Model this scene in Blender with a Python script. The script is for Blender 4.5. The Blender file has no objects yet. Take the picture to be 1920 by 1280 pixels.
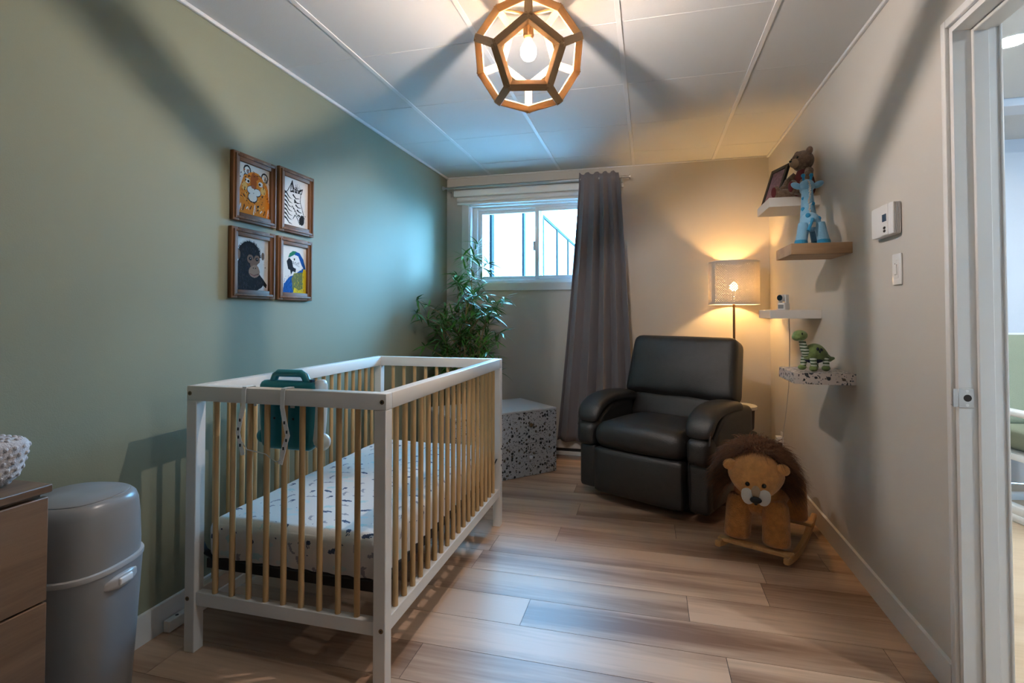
import bpy, bmesh, math, random
import numpy as np
from mathutils import Vector, Matrix
random.seed(7); rng = np.random.default_rng(7)
PI = math.pi
scene = bpy.context.scene
COL = scene.collection
# ------------------------------------------------------------------ camera
XL, XR, YB, YF, H = -1.749, .8985, 4.3798, -1.7, 2.387
cam_d = bpy.data.cameras.new('camera')
cam_d.sensor_width = 36; cam_d.lens = 981.03*36/1920
cam_d.shift_y = -73.26/1920; cam_d.clip_start = .02
cam = bpy.data.objects.new('camera', cam_d); COL.objects.link(cam)
cam.location = (0, 0, 1.1703); cam.rotation_euler = (PI/2+.0212, 0, .2559)
scene.camera = cam
# ------------------------------------------------------------------ world, exposure
SKY_STRENGTH = 122.0
scene.cycles.sample_clamp_indirect = 0.0
w = bpy.data.worlds.new('sky'); scene.world = w; w.use_nodes = True
bg = w.node_tree.nodes['Background']
bg.inputs[0].default_value = (.22, .60, 1.0, 1); bg.inputs[1].default_value = SKY_STRENGTH
scene.view_settings.view_transform = 'Standard'; scene.view_settings.look = 'None'
scene.view_settings.exposure = 0.0; scene.view_settings.gamma = 1.0
scene.view_settings.use_curve_mapping = False
BULB = 13300.0; SHADE_BULB = 560.0
def portal(name, loc, rot, sx, sy):
    l = bpy.data.lights.new(name, 'AREA'); l.shape = 'RECTANGLE'; l.size = sx; l.size_y = sy
    l.cycles.is_portal = True
    o = bpy.data.objects.new(name, l); COL.objects.link(o); o.location = loc; o.rotation_euler = rot
    o['kind'] = 'helper'
portal('window_light_portal', (-.93, YB+.17, 1.77), (-PI/2, 0, 0), 1.1, .70)
portal('hall_window_light_portal', (3.3, -.44, 1.8), (PI/2, 0, 0), .5, .6)

# ------------------------------------------------------------------ materials
def nd(nt, t, **kw):
    n = nt.nodes.new(t)
    for k, v in kw.items(): setattr(n, k, v)
    return n
def rgba(c): return (c[0], c[1], c[2], 1)
def mat(name, col, rough=.5, metal=0, var=0, vscale=6, bump=0, bscale=80, sheen=0, coat=0,
        stretch=None, col2=None, spec=.5, emit=None, es=0, detail=4, coord='Object', sss=0):
    m = bpy.data.materials.new(name); m.use_nodes = True
    nt = m.node_tree; b = nt.nodes['Principled BSDF']; L = nt.links
    b.inputs['Base Color'].default_value = rgba(col); b.inputs['Roughness'].default_value = rough
    b.inputs['Metallic'].default_value = metal; b.inputs['Specular IOR Level'].default_value = spec
    if sheen: b.inputs['Sheen Weight'].default_value = sheen; b.inputs['Sheen Roughness'].default_value = .5
    if coat: b.inputs['Coat Weight'].default_value = coat
    if emit: b.inputs['Emission Color'].default_value = rgba(emit); b.inputs['Emission Strength'].default_value = es
    tc = nd(nt, 'ShaderNodeTexCoord'); mp = nd(nt, 'ShaderNodeMapping')
    L.new(tc.outputs[coord], mp.inputs[0])
    if stretch: mp.inputs['Scale'].default_value = stretch
    if var or col2:
        n = nd(nt, 'ShaderNodeTexNoise'); n.inputs['Scale'].default_value = vscale; n.inputs['Detail'].default_value = detail
        L.new(mp.outputs[0], n.inputs['Vector'])
        r = nd(nt, 'ShaderNodeValToRGB'); r.color_ramp.elements[0].position = .3; r.color_ramp.elements[1].position = .7
        c2 = col2 or tuple(min(1, c*(1+var)) for c in col)
        c1 = col if col2 else tuple(c*(1-var) for c in col)
        r.color_ramp.elements[0].color = rgba(c1); r.color_ramp.elements[1].color = rgba(c2)
        L.new(n.outputs['Fac'], r.inputs[0]); L.new(r.outputs[0], b.inputs['Base Color'])
    if bump:
        n = nd(nt, 'ShaderNodeTexNoise'); n.inputs['Scale'].default_value = bscale; n.inputs['Detail'].default_value = 3
        L.new(mp.outputs[0], n.inputs['Vector'])
        bp = nd(nt, 'ShaderNodeBump'); bp.inputs['Strength'].default_value = bump; bp.inputs['Distance'].default_value = .01
        L.new(n.outputs['Fac'], bp.inputs['Height']); L.new(bp.outputs[0], b.inputs['Normal'])
    return m
def wood(name, c1, c2, axis=2, scale=9, rough=.45, rnd=0, fine=1.0, spec=.4):
    m = bpy.data.materials.new(name); m.use_nodes = True
    nt = m.node_tree; b = nt.nodes['Principled BSDF']; L = nt.links
    b.inputs['Roughness'].default_value = rough; b.inputs['Specular IOR Level'].default_value = spec
    tc = nd(nt, 'ShaderNodeTexCoord'); mp = nd(nt, 'ShaderNodeMapping')
    s = [1, 1, 1]; s[axis] = .07; mp.inputs['Scale'].default_value = s
    L.new(tc.outputs['Object'], mp.inputs[0])
    vec = mp.outputs[0]
    oi = nd(nt, 'ShaderNodeObjectInfo')
    if rnd:
        cmb = nd(nt, 'ShaderNodeCombineXYZ'); mu = nd(nt, 'ShaderNodeMath', operation='MULTIPLY'); mu.inputs[1].default_value = 37
        L.new(oi.outputs['Random'], mu.inputs[0])
        for i in range(3): L.new(mu.outputs[0], cmb.inputs[i])
        ad = nd(nt, 'ShaderNodeVectorMath', operation='ADD'); L.new(vec, ad.inputs[0]); L.new(cmb.outputs[0], ad.inputs[1]); vec = ad.outputs[0]
    n1 = nd(nt, 'ShaderNodeTexNoise'); n1.inputs['Scale'].default_value = scale; n1.inputs['Detail'].default_value = 5; n1.inputs['Distortion'].default_value = .6
    n2 = nd(nt, 'ShaderNodeTexNoise'); n2.inputs['Scale'].default_value = scale*14*fine; n2.inputs['Detail'].default_value = 2
    L.new(vec, n1.inputs['Vector']); L.new(vec, n2.inputs['Vector'])
    mx = nd(nt, 'ShaderNodeMath', operation='MULTIPLY_ADD'); mx.inputs[1].default_value = .25
    L.new(n2.outputs['Fac'], mx.inputs[0]); L.new(n1.outputs['Fac'], mx.inputs[2])
    r = nd(nt, 'ShaderNodeValToRGB'); r.color_ramp.elements[0].position = .40; r.color_ramp.elements[1].position = .74
    r.color_ramp.elements[0].color = rgba(c1); r.color_ramp.elements[1].color = rgba(c2)
    L.new(mx.outputs[0], r.inputs[0]); out = r.outputs[0]
    if rnd:
        hv = nd(nt, 'ShaderNodeHueSaturation'); ma = nd(nt, 'ShaderNodeMapRange')
        ma.inputs[3].default_value = 1-rnd; ma.inputs[4].default_value = 1+rnd
        L.new(oi.outputs['Random'], ma.inputs[0]); L.new(ma.outputs[0], hv.inputs['Value']); L.new(out, hv.inputs['Color']); out = hv.outputs[0]
    L.new(out, b.inputs['Base Color'])
    bp = nd(nt, 'ShaderNodeBump'); bp.inputs['Strength'].default_value = .08; bp.inputs['Distance'].default_value = .004
    L.new(n2.outputs['Fac'], bp.inputs['Height']); L.new(bp.outputs[0], b.inputs['Normal'])
    return m
def terrazzo(name, base, scale, thr=.30):
    m = bpy.data.materials.new(name); m.use_nodes = True
    nt = m.node_tree; b = nt.nodes['Principled BSDF']; L = nt.links; b.inputs['Roughness'].default_value = .4
    tc = nd(nt, 'ShaderNodeTexCoord'); cur = None
    ns = nd(nt, 'ShaderNodeTexNoise'); ns.inputs['Scale'].default_value = scale*1.6; L.new(tc.outputs['Object'], ns.inputs['Vector'])
    mixv = nd(nt, 'ShaderNodeMix', data_type='VECTOR'); mixv.inputs[0].default_value = .035*20/scale
    L.new(tc.outputs['Object'], mixv.inputs[4]); L.new(ns.outputs['Color'], mixv.inputs[5])
    for k, (sc, th, cols) in enumerate(((scale, thr, [(.012, .014, .018), (.03, .035, .045), (.10, .075, .05)]), (scale*2.1, thr*.8, [(.02, .022, .03), (.12, .13, .15), (.03, .04, .04)]))):
        v = nd(nt, 'ShaderNodeTexVoronoi'); v.inputs['Scale'].default_value = sc; v.inputs['Randomness'].default_value = 1
        L.new(mixv.outputs[1], v.inputs['Vector'])
        sep = nd(nt, 'ShaderNodeSeparateColor'); L.new(v.outputs['Color'], sep.inputs[0])
        mr = nd(nt, 'ShaderNodeMapRange'); mr.inputs[3].default_value = .02; mr.inputs[4].default_value = th
        L.new(sep.outputs[0], mr.inputs[0])
        lt = nd(nt, 'ShaderNodeMath', operation='LESS_THAN'); L.new(v.outputs['Distance'], lt.inputs[0]); L.new(mr.outputs[0], lt.inputs[1])
        rp = nd(nt, 'ShaderNodeValToRGB'); rp.color_ramp.interpolation = 'CONSTANT'
        rp.color_ramp.elements[0].color = rgba(cols[0]); rp.color_ramp.elements[1].position = .45; rp.color_ramp.elements[1].color = rgba(cols[1])
        e = rp.color_ramp.elements.new(.8); e.color = rgba(cols[2]); L.new(sep.outputs[1], rp.inputs[0])
        mx = nd(nt, 'ShaderNodeMix', data_type='RGBA'); L.new(lt.outputs[0], mx.inputs[0])
        if cur is None: mx.inputs[6].default_value = rgba(base)
        else: L.new(cur, mx.inputs[6])
        L.new(rp.outputs[0], mx.inputs[7]); cur = mx.outputs[2]
    L.new(cur, b.inputs['Base Color'])
    return m
def vcol_mat(name, rough=.7, bump=0, bscale=300):
    m = mat(name, (1, 1, 1), rough, bump=bump, bscale=bscale)
    nt = m.node_tree; a = nd(nt, 'ShaderNodeAttribute'); a.attribute_name = 'print'
    nt.links.new(a.outputs['Color'], nt.nodes['Principled BSDF'].inputs['Base Color'])
    return m
def glass_mat(name):
    m = bpy.data.materials.new(name); m.use_nodes = True; nt = m.node_tree
    nt.nodes.remove(nt.nodes['Principled BSDF'])
    t = nd(nt, 'ShaderNodeBsdfTransparent'); t.inputs[0].default_value = (.93, .97, 1, 1)
    g = nd(nt, 'ShaderNodeBsdfGlossy'); g.inputs['Roughness'].default_value = .03
    f = nd(nt, 'ShaderNodeFresnel'); f.inputs[0].default_value = 1.45
    x = nd(nt, 'ShaderNodeMixShader'); nt.links.new(f.outputs[0], x.inputs[0]); nt.links.new(t.outputs[0], x.inputs[1]); nt.links.new(g.outputs[0], x.inputs[2])
    nt.links.new(x.outputs[0], nt.nodes['Material Output'].inputs[0])
    return m
def shade_mat(name):
    m = bpy.data.materials.new(name); m.use_nodes = True; nt = m.node_tree; L = nt.links
    b = nt.nodes['Principled BSDF']; b.inputs['Base Color'].default_value = (.62, .60, .57, 1); b.inputs['Roughness'].default_value = .6
    tc = nd(nt, 'ShaderNodeTexCoord'); sp = nd(nt, 'ShaderNodeSeparateXYZ'); L.new(tc.outputs['UV'], sp.inputs[0])
    def mth(op, a, bb=None, v=None):
        n = nd(nt, 'ShaderNodeMath', operation=op); L.new(a, n.inputs[0])
        if bb is not None: L.new(bb, n.inputs[1])
        elif v is not None: n.inputs[1].default_value = v
        return n.outputs[0]
    U = mth('MULTIPLY', sp.outputs[0], v=64); V = mth('MULTIPLY', sp.outputs[1], v=18)
    s = mth('FRACT', mth('ADD', U, V)); d = mth('FRACT', mth('SUBTRACT', U, V))
    h1 = mth('LESS_THAN', mth('ABSOLUTE', mth('SUBTRACT', s, v=.5)), v=.14)
    h2 = mth('LESS_THAN', mth('ABSOLUTE', mth('SUBTRACT', d, v=.5)), v=.14)
    inb = mth('MULTIPLY', mth('GREATER_THAN', sp.outputs[1], v=.05), mth('LESS_THAN', sp.outputs[1], v=.95))
    seam = mth('GREATER_THAN', sp.outputs[0], v=.035)
    hole = mth('MULTIPLY', mth('MULTIPLY', h1, h2), mth('MULTIPLY', inb, seam))
    ge = nd(nt, 'ShaderNodeNewGeometry'); cm = nd(nt, 'ShaderNodeMix', data_type='RGBA'); cm.inputs[6].default_value = (.60, .56, .53, 1); cm.inputs[7].default_value = (.30, .22, .14, 1)
    L.new(ge.outputs['Backfacing'], cm.inputs[0]); L.new(cm.outputs[2], b.inputs['Base Color'])
    t = nd(nt, 'ShaderNodeBsdfTransparent'); tl = nd(nt, 'ShaderNodeBsdfTranslucent'); tl.inputs[0].default_value = (.9, .75, .5, 1)
    x0 = nd(nt, 'ShaderNodeMixShader'); x0.inputs[0].default_value = .01; L.new(b.outputs[0], x0.inputs[1]); L.new(tl.outputs[0], x0.inputs[2])
    x = nd(nt, 'ShaderNodeMixShader'); L.new(hole, x.inputs[0]); L.new(x0.outputs[0], x.inputs[1]); L.new(t.outputs[0], x.inputs[2])
    L.new(x.outputs[0], nt.nodes['Material Output'].inputs[0])
    return m

MT = {}
MT['sage'] = mat('sage_paint', (.222, .230, .160), .72, spec=.3, bump=.05, bscale=220, var=.03, vscale=1.5)
MT['greige'] = mat('greige_paint', (.57, .53, .475), .6, bump=.06, bscale=260, var=.02, vscale=2)
MT['ceil'] = mat('ceiling_tile', (.58, .575, .56), .75, bump=.05, bscale=160)
MT['tee'] = mat('ceiling_tee', (.66, .65, .64), .5)
MT['white'] = mat('white_trim', (.74, .73, .71), .35)
MT['crib_white'] = mat('white_lacquer', (.72, .68, .63), .38)
MT['pine'] = wood('pine', (.40, .22, .085), (.58, .37, .17), 2, 10)
MT['lampwood'] = wood('lamp_wood', (.30, .17, .075), (.46, .29, .14), 2, 12)
MT['floor'] = wood('oak_laminate', (.225, .110, .058), (.62, .41, .275), 0, 5.5, .46, rnd=.12, fine=.8, spec=.6)
MT['dresser'] = wood('dresser_oak', (.125, .078, .05), (.225, .15, .10), 1, 12, .5)
MT['frame_oak'] = wood('frame_oak', (.095, .042, .017), (.23, .11, .048), 2, 18, .6, spec=.2)
MT['frame_oak_h'] = wood('frame_oak_level', (.095, .042, .017), (.23, .11, .048), 1, 18, .6, spec=.2)
MT['shelf_oak'] = wood('shelf_oak', (.33, .19, .10), (.50, .32, .18), 0, 14, .5)
MT['rocker'] = wood('rocker_pine', (.42, .21, .07), (.62, .36, .15), 1, 12, .4)
MT['leather'] = mat('charcoal_leather', (.010, .0088, .0084), .46, spec=.95, bump=.25, bscale=260, var=.35, vscale=30)
MT['grey_plastic'] = mat('grey_plastic', (.25, .255, .26), .3)
MT['grey_light'] = mat('light_grey_plastic', (.42, .415, .41), .3)
MT['white_plastic'] = mat('white_plastic', (.75, .74, .72), .3)
MT['black'] = mat('black_metal', (.008, .008, .009), .45)
MT['black_gloss'] = mat('black_gloss', (.004, .004, .005), .12)
MT['steel'] = mat('brushed_steel', (.55, .53, .50), .28, metal=1)
MT['brass'] = mat('bronze', (.20, .13, .07), .4, metal=1)
MT['curtain'] = mat('grey_curtain', (.185, .168, .182), .85, bump=.12, bscale=500, sheen=.2)
MT['blind'] = mat('blind_fabric', (.70, .68, .66), .7)
MT['leaf'] = mat('bamboo_leaf', (.022, .10, .020), .36, col2=(.10, .31, .04), vscale=3)
MT['cane'] = mat('bamboo_cane', (.28, .19, .09), .5, var=.3, vscale=20)
MT['pot'] = mat('black_pot', (.02, .02, .022), .4)
MT['terrazzo'] = terrazzo('terrazzo_chest', (.50, .51, .54), 50, .52)
MT['terrazzo2'] = terrazzo('terrazzo_shelf', (.66, .58, .54), 46, .54)
MT['chest_top'] = mat('chest_white', (.62, .63, .65), .35)
MT['chest_side'] = mat('chest_grey', (.33, .33, .34), .5)
MT['teal'] = mat('teal_plastic', (.012, .20, .25), .28)
MT['lion'] = mat('lion_plush', (.50, .20, .045), .9, bump=.6, bscale=170, var=.2, vscale=40, sheen=.3)
MT['lion_face'] = mat('lion_face_plush', (.60, .28, .085), .9, bump=.5, bscale=200, var=.15, vscale=40, sheen=.3)
MT['mane'] = mat('lion_mane', (.075, .029, .011), .7, col2=(.19, .075, .027), vscale=25)
MT['plush_white'] = mat('white_plush', (.62, .60, .56), .9, bump=.4, bscale=250, sheen=.3)
MT['bear'] = mat('bear_plush', (.15, .085, .05), .9, col2=(.26, .165, .105), vscale=60, bump=.7, bscale=150, sheen=.3)
MT['bear_light'] = mat('bear_muzzle', (.42, .29, .18), .9, bump=.4, bscale=200)
MT['maroon'] = mat('maroon_cloth', (.13, .014, .016), .8)
MT['blue_plush'] = mat('pale_blue_plush', (.20, .42, .60), .9, bump=.4, bscale=220, sheen=.3)
MT['blue_dark'] = mat('bright_blue_plush', (.015, .24, .46), .9, bump=.4, bscale=220, sheen=.2)
MT['green_plush'] = mat('green_plush', (.19, .27, .085), .9, bump=.4, bscale=220, var=.2, vscale=40, sheen=.3)
MT['navy'] = mat('navy_cloth', (.012, .016, .045), .8)
def stripes(name, c1, c2, n):
    m = mat(name, c1, .85); nt = m.node_tree; wv = nd(nt, 'ShaderNodeTexWave'); wv.bands_direction = 'Z'; wv.inputs['Scale'].default_value = n
    wv.inputs['Distortion'].default_value = 1.5
    tc = nd(nt, 'ShaderNodeTexCoord'); nt.links.new(tc.outputs['Object'], wv.inputs['Vector'])
    r = nd(nt, 'ShaderNodeValToRGB'); r.color_ramp.interpolation = 'CONSTANT'; r.color_ramp.elements[0].color = rgba(c1); r.color_ramp.elements[1].position = .6; r.color_ramp.elements[1].color = rgba(c2)
    nt.links.new(wv.outputs['Fac'], r.inputs[0]); nt.links.new(r.outputs[0], nt.nodes['Principled BSDF'].inputs['Base Color']); return m
MT['green_stripe'] = stripes('striped_jersey', (.55, .60, .50), (.05, .10, .04), 22)
MT['minky'] = mat('minky', (.50, .48, .49), .95, bump=.3, bscale=300, sheen=.6)
MT['print'] = vcol_mat('painted_paper', .9); MT['print'].node_tree.nodes['Principled BSDF'].inputs['Specular IOR Level'].default_value = .1
MT['sheet'] = vcol_mat('printed_cotton', .85, .1, 400)
MT['glass'] = glass_mat('window_glass')
MT['shade'] = shade_mat('perforated_shade')
MT['bulb'] = mat('filament_glow', (1, 1, 1), .3, emit=(1, .88, .82), es=BULB)
def halo_mat(name, col, es):
    m = bpy.data.materials.new(name); m.use_nodes = True; nt = m.node_tree; nt.nodes.remove(nt.nodes['Principled BSDF'])
    t = nd(nt, 'ShaderNodeBsdfTransparent'); e = nd(nt, 'ShaderNodeEmission'); e.inputs[0].default_value = rgba(col); e.inputs[1].default_value = es
    a = nd(nt, 'ShaderNodeAddShader'); nt.links.new(t.outputs[0], a.inputs[0]); nt.links.new(e.outputs[0], a.inputs[1])
    nt.links.new(a.outputs[0], nt.nodes['Material Output'].inputs[0]); return m
def neck_mat(name, c):
    m = halo_mat(name, (1, .9, .78), 1.2); m.node_tree.nodes['Transparent BSDF'].inputs[0].default_value = rgba(c); return m
MT['bulb_neck'] = neck_mat('light_dimming_neck', (.50, .46, .40))  # tint added to cut the bulb's light on the ceiling around it
MT['bulb_glass'] = halo_mat('lit_bulb_glass', (1, .93, .82), 2.2)
MT['bulb2'] = mat('shade_bulb_glow', (1, 1, 1), .3, emit=(1, .60, .22), es=SHADE_BULB)
MT['down'] = mat('downlight_glow', (1, 1, 1), .3, emit=(.90, .97, 1.0), es=950)
MT['hallwall'] = mat('hall_paint', (.62, .65, .70), .6)
MT['hallfloor'] = wood('hall_oak', (.46, .32, .20), (.62, .47, .32), 0, 5, .4)
MT['sagecloth'] = mat('sage_cushion', (.25, .27, .19), .9, bump=.3, bscale=300)
MT['ground'] = mat('ground_gravel', (.27, .27, .265), .9, var=.1, vscale=20)
def dotted(name, c1, c2, sc, th):
    m = mat(name, c1, .6); nt = m.node_tree; v = nd(nt, 'ShaderNodeTexVoronoi'); v.inputs['Scale'].default_value = sc; v.inputs['Randomness'].default_value = .45
    tc = nd(nt, 'ShaderNodeTexCoord'); nt.links.new(tc.outputs['Object'], v.inputs['Vector'])
    mr = nd(nt, 'ShaderNodeMapRange'); mr.inputs[1].default_value = th-.12; mr.inputs[2].default_value = th+.12; nt.links.new(v.outputs['Distance'], mr.inputs[0])
    x = nd(nt, 'ShaderNodeMix', data_type='RGBA'); x.inputs[6].default_value = rgba(c2); x.inputs[7].default_value = rgba(c1); nt.links.new(mr.outputs[0], x.inputs[0])
    nt.links.new(x.outputs[2], nt.nodes['Principled BSDF'].inputs['Base Color']); return m
MT['fence'] = dotted('embossed_sheet', (.056, .029, .022), (.024, .016, .014), 26, .34)
MT['fence_post'] = mat('fence_post', (.0012, .004, .0055), .8, spec=.05)
MT['siding'] = mat('white_siding', (.62, .62, .62), .7)
MT['rose'] = mat('rose_paper', (.30, .15, .17), .7, var=.25, vscale=60)
MT['cord'] = mat('white_cord', (.55, .53, .50), .5)
MT['lcd'] = mat('lcd', (.02, .06, .12), .2)
MT['wicker'] = mat('dark_wood', (.018, .012, .010), .6)
MT['taupe'] = mat('taupe_cloth', (.10, .085, .075), .9)

# ------------------------------------------------------------------ mesh helpers
def mk(name, bm, m, parent=None, smooth=True, ang=38, loc=None):
    me = bpy.data.meshes.new(name); bm.normal_update(); bm.to_mesh(me); bm.free()
    if smooth:
        me.shade_smooth(); me.set_sharp_from_angle(angle=math.radians(ang))
    me.materials.append(m if not isinstance(m, str) else MT[m])
    o = bpy.data.objects.new(name, me); COL.objects.link(o)
    if parent is not None: o.parent = parent
    if loc is not None: o.location = loc
    return o
def inst(src, parent, loc=None, rot=None, mesh=None, name=None):
    o = bpy.data.objects.new(name or src.name.split('.')[0], mesh or src.data); COL.objects.link(o); o.parent = parent
    if loc is not None: o.location = loc
    if rot is not None: o.rotation_euler = rot
    return o
def tag(o, label=None, cat=None, group=None, kind=None):
    if label: o['label'] = label
    if cat: o['category'] = cat
    if group: o['group'] = group
    if kind: o['kind'] = kind
    return o
def empty(name, loc, rz=0, label=None, cat=None, group=None):
    o = bpy.data.objects.new(name, None); COL.objects.link(o); o.location = loc; o.rotation_euler = (0, 0, rz); o.empty_display_size = .05
    return tag(o, label, cat, group)
def struct(o, **kw): o['kind'] = 'structure'; return o
def BM(): return bmesh.new()
def align(d, up=Vector((0, 0, 1))):
    d = Vector(d).normalized()
    return d.to_track_quat('Z', 'Y').to_matrix().to_4x4()
def box(bm, lo, hi, bev=0, seg=2, M=None):
    lo, hi = Vector(lo), Vector(hi); c = (lo+hi)/2; s = hi-lo
    r = bmesh.ops.create_cube(bm, size=1, matrix=(M or Matrix())@Matrix.Translation(c)@Matrix.Diagonal((s.x, s.y, s.z, 1)))
    if bev:
        es = list({e for v in r['verts'] for e in v.link_edges})
        bmesh.ops.bevel(bm, geom=es, offset=bev, segments=seg, affect='EDGES', profile=.5)
    return bm
def cyl(bm, p0, p1, r0, r1=None, seg=16, bev=0):
    p0, p1 = Vector(p0), Vector(p1); d = p1-p0; r1 = r0 if r1 is None else r1
    bmesh.ops.create_cone(bm, cap_ends=True, segments=seg, radius1=r0, radius2=r1, depth=d.length, matrix=Matrix.Translation((p0+p1)/2)@align(d))
    return bm
def sph(bm, c, r, seg=20, rings=12, rot=None):
    r = (r, r, r) if not hasattr(r, '__len__') else r
    M = Matrix.Translation(c)@(rot.to_4x4() if rot is not None else Matrix())@Matrix.Diagonal((*r, 1))
    bmesh.ops.create_uvsphere(bm, u_segments=seg, v_segments=rings, radius=1, matrix=M); return bm
def tube(bm, pts, r, seg=8, closed=False, cap=True):
    pts = [Vector(p) for p in pts]; n = len(pts); rs = r if hasattr(r, '__len__') else [r]*n
    T = []
    for i in range(n):
        a = pts[(i-1) % n] if (closed or i > 0) else pts[i]; b = pts[(i+1) % n] if (closed or i < n-1) else pts[i]
        T.append((b-a).normalized())
    nrm = T[0].orthogonal().normalized(); rings = []
    for i in range(n):
        nrm = (nrm-T[i]*nrm.dot(T[i])).normalized(); bn = T[i].cross(nrm)
        rings.append([bm.verts.new(pts[i]+rs[i]*(nrm*math.cos(2*PI*k/seg)+bn*math.sin(2*PI*k/seg))) for k in range(seg)])
    for i in range(n if closed else n-1):
        A, B = rings[i], rings[(i+1) % n]
        for k in range(seg): bm.faces.new((A[k], A[(k+1) % seg], B[(k+1) % seg], B[k]))
    if cap and not closed:
        bm.faces.new(rings[0][::-1]); bm.faces.new(rings[-1])
    return bm
def ribbon(bm, pts, wdir, w, t):
    """flat strap: rectangular section swept along pts; wdir = width direction"""
    pts = [Vector(p) for p in pts]; wd = Vector(wdir).normalized(); rings = []
    for i, p in enumerate(pts):
        a = pts[max(0, i-1)]; b = pts[min(len(pts)-1, i+1)]; T = (b-a).normalized()
        W = (wd-T*wd.dot(T)).normalized(); N = T.cross(W)
        rings.append([bm.verts.new(p+sx*W*w/2+sy*N*t/2) for sx, sy in ((-1, -1), (1, -1), (1, 1), (-1, 1))])
    for A, B in zip(rings, rings[1:]):
        for k in range(4): bm.faces.new((A[k], A[(k+1) % 4], B[(k+1) % 4], B[k]))
    bm.faces.new(rings[0][::-1]); bm.faces.new(rings[-1]); return bm
def lathe(bm, prof, seg=32, c=(0, 0, 0), sx=1, sy=1, p=2.0):
    rings = []
    for r, z in prof:
        R = []
        for k in range(seg):
            a = 2*PI*k/seg; ca, sa = math.cos(a), math.sin(a)
            f = (abs(ca)**p+abs(sa)**p)**(-1/p)
            R.append(bm.verts.new((c[0]+r*f*ca*sx, c[1]+r*f*sa*sy, c[2]+z)))
        rings.append(R)
    for A, B in zip(rings, rings[1:]):
        for k in range(seg): bm.faces.new((A[k], A[(k+1) % seg], B[(k+1) % seg], B[k]))
    bm.faces.new(rings[0][::-1]); bm.faces.new(rings[-1]); return bm
def rbox(bm, lo, hi, r, n=8, deform=None, M=None):
    lo, hi = Vector(lo), Vector(hi); c = (lo+hi)/2; h = (hi-lo)/2; r = min(r, h.x*.999, h.y*.999, h.z*.999)
    t = BM(); bmesh.ops.create_cube(t, size=2); bmesh.ops.subdivide_edges(t, edges=t.edges[:], cuts=n, use_grid_fill=True)
    for v in t.verts:
        # push samples toward edges so that the rounding is well resolved
        q = Vector([math.copysign(abs(x)**.6, x) for x in v.co]); p = Vector((q.x*h.x, q.y*h.y, q.z*h.z))
        i = Vector([max(-(h[k]-r), min(h[k]-r, p[k])) for k in range(3)]); d = p-i
        if d.length > 1e-9: p = i+d.normalized()*r
        if deform: p = Vector(deform(p, h))
        v.co = p+c
        if M is not None: v.co = M@v.co
    me = bpy.data.meshes.new('tmp'); t.to_mesh(me); t.free(); bm.from_mesh(me); bpy.data.meshes.remove(me); return bm
def blob(bm, loops, seg=20):
    """closed surface through elliptical loops (centre, rx, ry, normal)"""
    rings = []
    for c, rx, ry, nrm in loops:
        Mx = align(nrm); c = Vector(c)
        rings.append([bm.verts.new(c+(Mx.to_3x3()@Vector((rx*math.cos(2*PI*k/seg), ry*math.sin(2*PI*k/seg), 0)))) for k in range(seg)])
    for A, B in zip(rings, rings[1:]):
        for k in range(seg): bm.faces.new((A[k], A[(k+1) % seg], B[(k+1) % seg], B[k]))
    bm.faces.new(rings[0][::-1]); bm.faces.new(rings[-1]); return bm

# ------------------------------------------------------------------ room shell
T = .112
struct(mk('wall_left', box(BM(), (XL-T, YF, 0), (XL, YB+.17, H+.1)), 'sage', smooth=False))
WX0, WX1, WZ0, WZ1 = -1.536, -.33, 1.437, 2.128          # window opening
b = BM()
box(b, (XL, YB, 0), (WX0, YB+.17, H+.1)); box(b, (WX1, YB, 0), (XR+T, YB+.17, H+.1))
box(b, (WX0, YB, 0), (WX1, YB+.17, WZ0)); box(b, (WX0, YB, WZ1), (WX1, YB+.17, H+.1))
struct(mk('wall_back', b, 'greige', smooth=False))
DY0, DY1, DZ = 1.07, 1.878, 2.045                       # door opening
b = BM()
box(b, (XR, DY1, 0), (XR+T, YB, H+.1)); box(b, (XR, YF, 0), (XR+T, DY0, H+.1)); box(b, (XR, DY0, DZ), (XR+T, DY1, H+.1))
struct(mk('wall_right', b, 'greige', smooth=False))
struct(mk('wall_front', box(BM(), (XL-T, YF-T, 0), (XR+T, YF, H+.1)), 'greige', smooth=False))
# floor of laminate planks
fl = struct(mk('floor', box(BM(), (XL-T, YF, -.05), (XR+.06, YB, -.0015)), 'wicker', smooth=False))
PW, PLN = .188, 1.26
joints = {3.435: -.482, 2.684: -.472, 2.872: .131, 2.120: .144, 2.308: .462, 1.744: .248, 2.496: -.772, 1.932: -.476, 1.556: -.783}
row0 = 1.744
k0 = math.floor((YF-row0)/PW)
kk = k0; pl_cache = {}
while row0+kk*PW < YB:
    y0 = max(YF, row0+kk*PW); y1 = min(YB, row0+(kk+1)*PW)
    near = [v for q, v in joints.items() if abs(q-(row0+kk*PW)) < .05]
    off = near[0] if near else XL+((kk*.437) % 1)*PLN
    x = off
    while x > XL: x -= PLN
    while x < XR+.05:
        xa, xb = max(XL, x), min(XR+.05, x+PLN)
        if xb-xa > .02:
            g = .0010
            key = (round(xb-xa, 3), round(y1-y0, 3))
            if key not in pl_cache:
                pb = box(BM(), (-(xb-xa)/2+g, -(y1-y0)/2+g, -.0015), ((xb-xa)/2-g, (y1-y0)/2-g, 0))
                pl_cache[key] = mk('plank', pb, 'floor', fl, smooth=False); pl_cache[key].location = ((xa+xb)/2, (y0+y1)/2, 0)
            else: inst(pl_cache[key], fl, ((xa+xb)/2, (y0+y1)/2, 0))
        x += PLN
    kk += 1
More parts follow.
